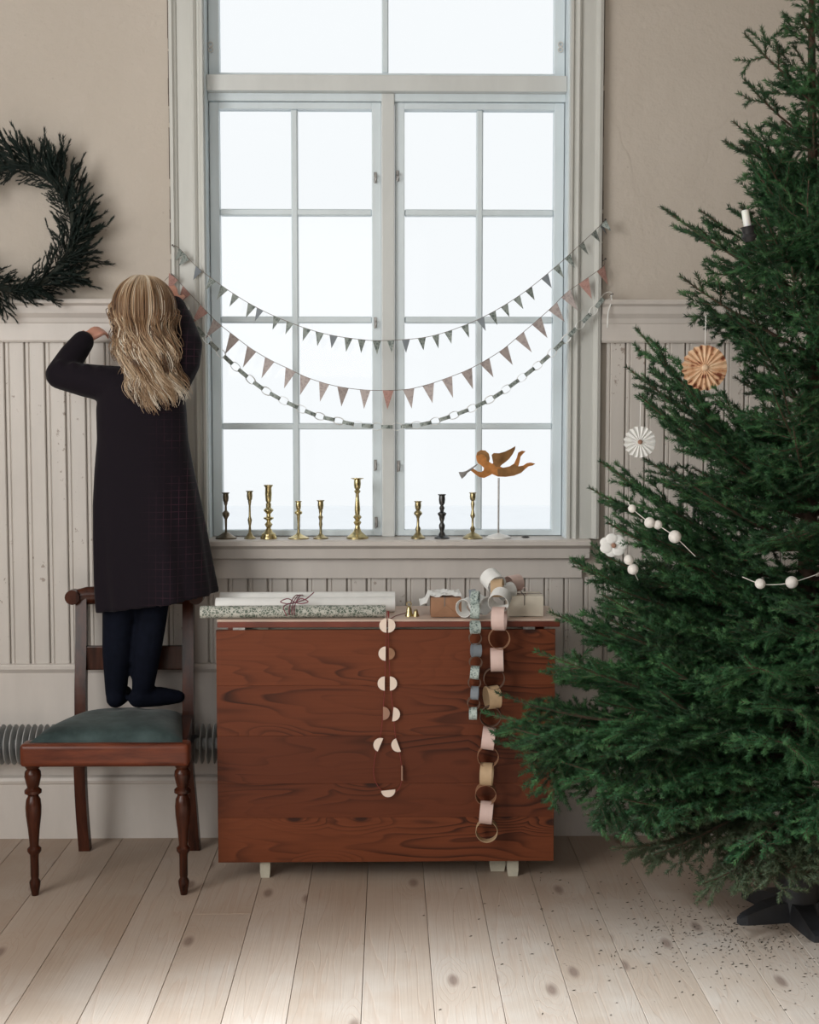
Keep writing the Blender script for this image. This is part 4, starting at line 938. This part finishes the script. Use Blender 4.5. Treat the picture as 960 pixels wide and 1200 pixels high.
# ------------------------------------------------------------------ wreath
wc = P(15, 266, -.062); wr = 70/352
W = thing('fir_wreath', (wc.x, -.03, wc.z-.25), 'round dark green fir wreath hanging on the left wall above the panelling', 'wreath')
build('ring', MB().tube([wc+Vector((math.cos(2*PI*k/40)*wr, 0, math.sin(2*PI*k/40)*wr)) for k in range(41)], .013, 8), M['wbark'], W, True)
sm3 = []
for s in range(4):
    r = random.Random(40+s); L = (.10,.085,.115,.10)[s]; wood = MB(); st = []
    pts = [Vector((L*t, .0, .030*t*t*(1 if s % 2 else -.4))) for t in (0,.25,.5,.75,1)]
    wood.tube(pts, [.0018,.0015,.0012,.0010,.0006], 5)
    st += list(zip(pts, pts[1:]))
    for k in range(6):
        t = .08+.75*k/6; b0 = pts[0].lerp(pts[-1], t); sd = 1 if k % 2 else -1
        q = b0+Vector((.9, sd*.35*r.random(), sd*.50)).normalized()*(.035+.02*r.random()); q2 = q+Vector((.9, 0, sd*.15+r.uniform(-.3,.3))).normalized()*(.018+.018*r.random()); st += [(b0, q), (q, q2)]; wood.tube([b0, q, q2], [.0012,.0009,.0006], 4, False)
    V, Fc = needles([(tuple(a), tuple(c)) for a, c in st], 900, .017, .0014, .26, 90+s); nm = np_mesh('needles', V, Fc); nm.materials.append(M['wneedle'])
    wm = bpy.data.meshes.new('sprig'); wm.from_pydata([Vector(v) for v in wood.v], [], wood.f); wm.update(); wm.materials.append(M['wbark']); sm3.append((wm, nm))
for k in range(150):
    a = 2*PI*k/150+R.uniform(-.02,.02); p = wc+Vector((math.cos(a)*(wr+R.uniform(-.022,.018)), R.uniform(-.025,-.002), math.sin(a)*(wr+R.uniform(-.022,.018))))
    splay = R.uniform(.35,1.0) if k % 3 else R.uniform(-.85,-.4)      # outward or inward lean
    tang = Vector((-math.sin(a), 0, math.cos(a))); outd = Vector((math.cos(a), 0, math.sin(a)))
    if a > PI: tang = tang
    d = (tang*math.cos(splay)+outd*math.sin(splay)+Vector((0,R.uniform(-.30,.02),0))).normalized()
    wm, nm = sm3[k % 4]; rot = d.to_track_quat('X', 'Z').to_matrix().to_4x4()@Matrix.Rotation(R.uniform(0,6.28), 4, 'X')
    o = bpy.data.objects.new('sprig', wm); C.objects.link(o); o.parent = W
    sc_f = R.uniform(.75,1.15)*(.7 if splay < 0 else 1)
    if d.z < -.2 and p.z < wc.z-wr*.6: sc_f *= .75
    o.matrix_local = Matrix.Translation(p-W.location)@rot@Matrix.Scale(sc_f, 4)
    n = bpy.data.objects.new('needles', nm); C.objects.link(n); n.parent = o; n['kind'] = 'stuff'
# ------------------------------------------------------------------ the child
GY = -.27
def g(u, v, dy=0): return P(u, v, GY+dy)
seat_z = zt+.028
girl = thing('person', (P(160, 800, GY).x, GY, seat_z), 'blond child in dark plum dress and navy tights, standing on the chair with arms raised', 'person')
hc = g(170, 364, -.005)
def limb(b, pts, rads, n=14):
    for (p, q, r1, r2) in zip(pts, pts[1:], rads, rads[1:]): b.cap(p, q, r1, r2, n)
neck = g(172, 420, .0); pel = g(165, 590)
fl_ = g(137, 835, .03); fl_.z = seat_z; fr_ = g(168, 835, .03); fr_.z = seat_z
b = MB()
b.ell(hc, .072, .088, .094, 24, 16); b.ell(hc+Vector((0,.025,-.045)), .052, .055, .058, 18, 10)      # skull, jaw
b.cap(hc+Vector((0,.085,-.010)), hc+Vector((0,.100,-.030)), .007, .010, 10)                                # nose
for s in (-1, 1):
    b.ell(hc+Vector((s*.072,.005,-.015)), .008, .016, .024, 12, 8)                                         # ears
    b.ell(hc+Vector((s*.035,.060,-.035)), .022, .020, .020, 12, 8)                                         # cheeks
b.cap(hc+Vector((-.014,.088,-.058)), hc+Vector((.014,.088,-.058)), .006, .006, 8)
limb(b, [hc+Vector((0,-.005,-.06)), neck, neck-Vector((0,0,.05))], [.042,.040,.055])
sh_l, sh_r = g(133,446), g(206,446)
b.ell(g(168,470), .115,.075,.085, 20, 12); b.ell(g(167,525), .100,.072,.12, 20, 12); b.ell(pel, .115,.085,.09, 20, 12)
el_l, wr_l = g(70,437,.03), g(99,398,.11)
el_r, wr_r = g(222,404,.03), g(203,356,.13)
limb(b, [sh_l, el_l, wr_l], [.043,.034,.024]); limb(b, [sh_r, el_r, wr_r], [.043,.034,.024])
hipl, hipr = g(146,610), g(186,610)
knl, knr = g(139,726,-.0), g(178,726,-.0); anl = g(136,812,.03); anr = g(167,812,.03)
limb(b, [hipl, knl, g(137,765,-.004), anl, fl_+Vector((0,0,.028))], [.072,.044,.042,.028,.026])
limb(b, [hipr, knr, g(172,765,-.004), anr, fr_+Vector((0,0,.028))], [.072,.044,.042,.028,.026])
ftl = fl_+Vector((.005,.115,.018)); ftr = fr_+Vector((.100,.045,.018))
limb(b, [fl_+Vector((0,-.012,.026)), fl_+Vector((.004,.06,.026)), ftl], [.027,.027,.018]); limb(b, [fr_+Vector((-.012,-.01,.026)), fr_+Vector((.05,.02,.026)), ftr], [.027,.027,.018])
def hand(b, w, to, palm_n, side, curl=.5):
    """palm from the wrist w towards `to`; five separate fingers"""
    d = (Vector(to)-w).normalized(); nrm = Vector(palm_n); nrm = (nrm-d*nrm.dot(d)).normalized(); s = d.cross(nrm)*side
    pc = w+d*.035
    for k in range(4): b.cap(w+d*.004+s*(k-1.5)*.008, w+d*.052+s*(k-1.5)*.0125, .0095, .0085, 10)
    tips = []
    for k, Lf in enumerate((.046,.052,.049,.038)):
        p = w+d*.058+s*(k-1.5)*.0135; ang = .12
        for j, f in enumerate((.42,.32,.26)):
            ang += curl*(.8+.1*k); dirv = (d*math.cos(ang)+nrm*math.sin(ang)).normalized(); q = p+dirv*Lf*f
            b.cap(p, q, .0066-.0007*j, .0061-.0007*j, 10); p = q
        tips.append(p)
    p = w+d*.014-s*.020; q = p+(d*.6-s*.75+nrm*.3).normalized()*.026; b.cap(p, q, .0095, .0078, 10); q2 = q+(d*.7-s*.1+nrm*.7).normalized()*.022; b.cap(q, q2, .0074, .006, 10)
    return tips
hand(b, wr_l, g(122,383,.16), (.3,.8,-.3), -1, .45)
hand(b, wr_r, g(198,338,.16), (-.3,.8,.2), 1, .5)
body = build('body', b, M['skin'], girl, 'all'); remesh(body, .0042, 5)
for s in (-1, 1):
    e = build('eye', MB().ell(hc+Vector((s*.028,.078,.004)), .012,.011,.009, 14, 8), M['eye'], girl, True)
    build('iris', MB().ell(hc+Vector((s*.028,.0885,.004)), .005,.002,.005, 12, 6), M['iris'], e, True)
build('lips', MB().cap(hc+Vector((-.013,.0945,-.058)), hc+Vector((.013,.0945,-.058)), .0035, .0035, 8), M['lip'], girl, True)
# tights
b = MB(); x_ = .0045
limb(b, [hipl, knl, g(137,765,-.004), anl, fl_+Vector((0,0,.03))], [.070,.051,.0455,.034,.031])
limb(b, [hipr, knr, g(172,765,-.004), anr, fr_+Vector((0,0,.03))], [.070,.047,.0455,.034,.031])
limb(b, [fl_+Vector((0,-.014,.030)), fl_+Vector((.004,.06,.029)), ftl+Vector((0,.004,.004))], [.031,.031,.022]); limb(b, [fr_+Vector((-.014,-.012,.030)), fr_+Vector((.05,.02,.029)), ftr+Vector((.004,0,.004))], [.031,.032,.022])
t_ = build('tights', b, M['tights'], girl, 'all'); remesh(t_, .006, 6)
# dress: shell with folds, plus sleeves, united
rows = [(428,150,192,.045),(436,128,205,.062),(452,116,214,.080),(480,113,218,.088),(515,114,220,.088),(550,111,226,.096),(590,109,234,.108),(630,110,241,.120),(670,112,247,.130),(700,115,252,.136)]
rings = []; n = 72
for ri, (v, ul, ur, dp) in enumerate(rows):
    pl, pr = g(ul, v), g(ur, v); cx = (pl.x+pr.x)/2; rx = (pr.x-pl.x)/2; k = max(0, (v-520)/180); ring = []
    for j in range(n):
        a = 2*PI*j/n; fold = 1+k*(.035*math.sin(9*a+.5)+.03*math.sin(5*a+2)+.02*math.sin(14*a))
        sl_ = math.cos(a); zz = pl.z
        if v >= 670: zz += (.028*sl_ - .018)*(1 if v == 700 else .5)
        ring.append((cx+rx*fold*math.copysign(abs(math.cos(a))**.85, math.cos(a)), GY+.005+dp*fold*math.copysign(abs(math.sin(a))**.85, math.sin(a)), zz))
    rings.append(ring)
last = rings[-1]; cxl = sum(p[0] for p in last)/n
rings.append([(cxl+(x-cxl)*.93, GY+(y-GY)*.93, z+.004) for x, y, z in last]); rings.append([(cxl+(x-cxl)*.7, GY+(y-GY)*.7, z+.12) for x, y, z in last]); rings.append([(cxl+(x-cxl)*.1, GY+(y-GY)*.1, z+.20) for x, y, z in last])
b = MB().loft(rings)
def mid(p, q, t, off=(0,0,0)): return p.lerp(q, t)+Vector(off)
limb(b, [g(140,452), mid(sh_l, el_l, .5, (0,0,-.012)), el_l+Vector((.003,-.004,-.006)), mid(el_l, wr_l, .5), mid(el_l, wr_l, .93)], [.062,.053,.046,.042,.036])
limb(b, [g(196,452), mid(sh_r, el_r, .5, (.0,-.005,0)), el_r+Vector((-.006,-.004,0)), mid(el_r, wr_r, .5), mid(el_r, wr_r, .93)], [.066,.056,.048,.042,.036])
for t in (.05,.3,.55,.8):      # sleeve creases
    p = mid(sh_r, el_r, t, (-.002,-.02,0)); b.cap(p+Vector((-.030,-.014,.006)), p+Vector((.030,-.010,-.010)), .017, .016, 10)
    p = mid(sh_l, el_l, t+.1, (0,-.016,0)); b.cap(p+Vector((-.008,-.010,.026)), p+Vector((.010,-.014,-.032)), .017, .017, 10)
dr = build('dress', b, M['dress'], girl, 'all'); remesh(dr, .006, 5)
# hair
b = MB().ell(hc+Vector((0,-.012,.006)), (.080),.090,.100, 24, 16); b.cap(hc+Vector((0,-.045,-.04)), hc+Vector((.012,-.062,-.16)), .056, .026, 16)
hb = build('hair_under_layer', b, M['scalp'], girl, 'all'); remesh(hb, .008, 4)
hr = random.Random(11); VV = []; FF = []; SH = []
crown = hc+Vector((-.010,-.020,.108))
c2 = hc+Vector((0,-.010,0)); NLOCK = 110
for lk in range(NLOCK):
    side0 = -1+2*((lk*.618034) % 1); a = -PI/2+math.asin(max(-1,min(1,side0)))*1.30+hr.gauss(0,.10); lay = hr.random()
    back = math.cos(a+PI/2); side = math.sin(a+PI/2)
    ex, ey, ez = .089+.008*lay, .096+.012*lay, .104+.006*lay
    def surf(th, k=1.0): return c2+Vector((ex*k*math.sin(th)*math.cos(a), ey*k*math.sin(th)*math.sin(a), ez*math.cos(th)))
    endu = 179+side*36+hr.gauss(0,5); fall = 488-(58 if side < 0 else 20)*abs(side)**1.5-hr.random()**2*38
    endp = g(max(126, min(222, endu)), fall, -.092+.055*(1-max(0,back)))
    sag = surf(2.25, .94); m1_ = sag.lerp(endp, .38)+Vector((side*.008,-.018*max(0,back),0))
    ctrl = [crown+Vector((.004*side,0,-.002)), surf(.42), surf(.85), surf(1.30, 1.01), surf(1.75, 1.0), sag*.5+surf(2.0,.97)*.5, m1_, sag.lerp(endp,.70)+Vector((0,-.010*max(0,back),0)), endp]
    guide = resample(crom(ctrl, 8), n=34)
    wph = hr.uniform(0,6.28)*.35+side*2.5; wf = hr.uniform(1.5,2.3); wa = hr.uniform(.009,.017); band = hr.uniform(.26,.52); bw_ = hr.uniform(.08,.2); lshade = hr.gauss(.52,.24)-.13*math.exp(-((side+.15)/.22)**2)
    for st_i in range(15):
        ox, oy = hr.gauss(0,1), hr.gauss(0,1); r0 = .0011+.0006*hr.random(); sh = lshade+hr.gauss(0,.07); ph = hr.gauss(0,.35); cut = 1-.10*hr.random(); fly = hr.random() < .03
        pts = []; m = len(guide)
        for i, gp in enumerate(guide):
            t = i/(m-1)*cut; gi = t*(m-1); i0 = min(m-2, int(gi)); p = guide[i0].lerp(guide[i0+1], gi-i0)
            w_ = max(0, (t-.40)/.60); sp = (.0105*min(1, t*5)*(1-.55*max(0,(t-.6)/.4)))*(1.3 if fly else 1)
            q = 2*PI*wf*w_+wph+ph; amp = wa*min(1, w_*1.9)*(1.5 if fly else 1)
            tx = Vector((-math.sin(a), math.cos(a), 0)) if t < .45 else Vector((1,0,0)); tx = tx if tx.x > 0 or t >= .45 else -tx
            p = p+tx*(ox*sp*.8+amp*math.sin(q))+Vector((0,-1,0))*(max(-.3,oy)*sp*.35+amp*.6*math.cos(q))
            pts.append(p)
        base_i = len(VV)
        for i, p in enumerate(pts):
            t = i/(m-1); d = (pts[min(i+1,m-1)]-pts[max(i-1,0)]).normalized(); u = d.cross(Vector((0,-1,0))); u = u.normalized() if u.length > .05 else Vector((1,0,0)); w2_ = d.cross(u)
            r = r0*(1-.7*max(0,t-.6)/.4)
            for j in range(3):
                q = 2*PI*j/3; VV.append(p+(u*math.cos(q)*1.3+w2_*math.sin(q))*r)
                SH.append(max(0, min(1, sh+.42*math.exp(-(t/.20)**2)-.17*math.exp(-((t-band)/bw_)**2)+.28*max(0,t-.55))))  # crown lightened in the strand colour as backlight; darker band, lighter ends
        for i in range(m-1):
            for j in range(3): c = (j+1) % 3; FF.append((base_i+3*i+j, base_i+3*i+c, base_i+3*i+3+c, base_i+3*i+3+j))
off = woff(girl); me = bpy.data.meshes.new('hair'); me.from_pydata([v-off for v in VV], [], FF); me.update()
at = me.attributes.new('shade', 'FLOAT', 'POINT'); at.data.foreach_set('value', SH); me.polygons.foreach_set('use_smooth', [True]*len(me.polygons))
mkobj('hair', me, M['hair'], girl)
print('needle tris', NT_)
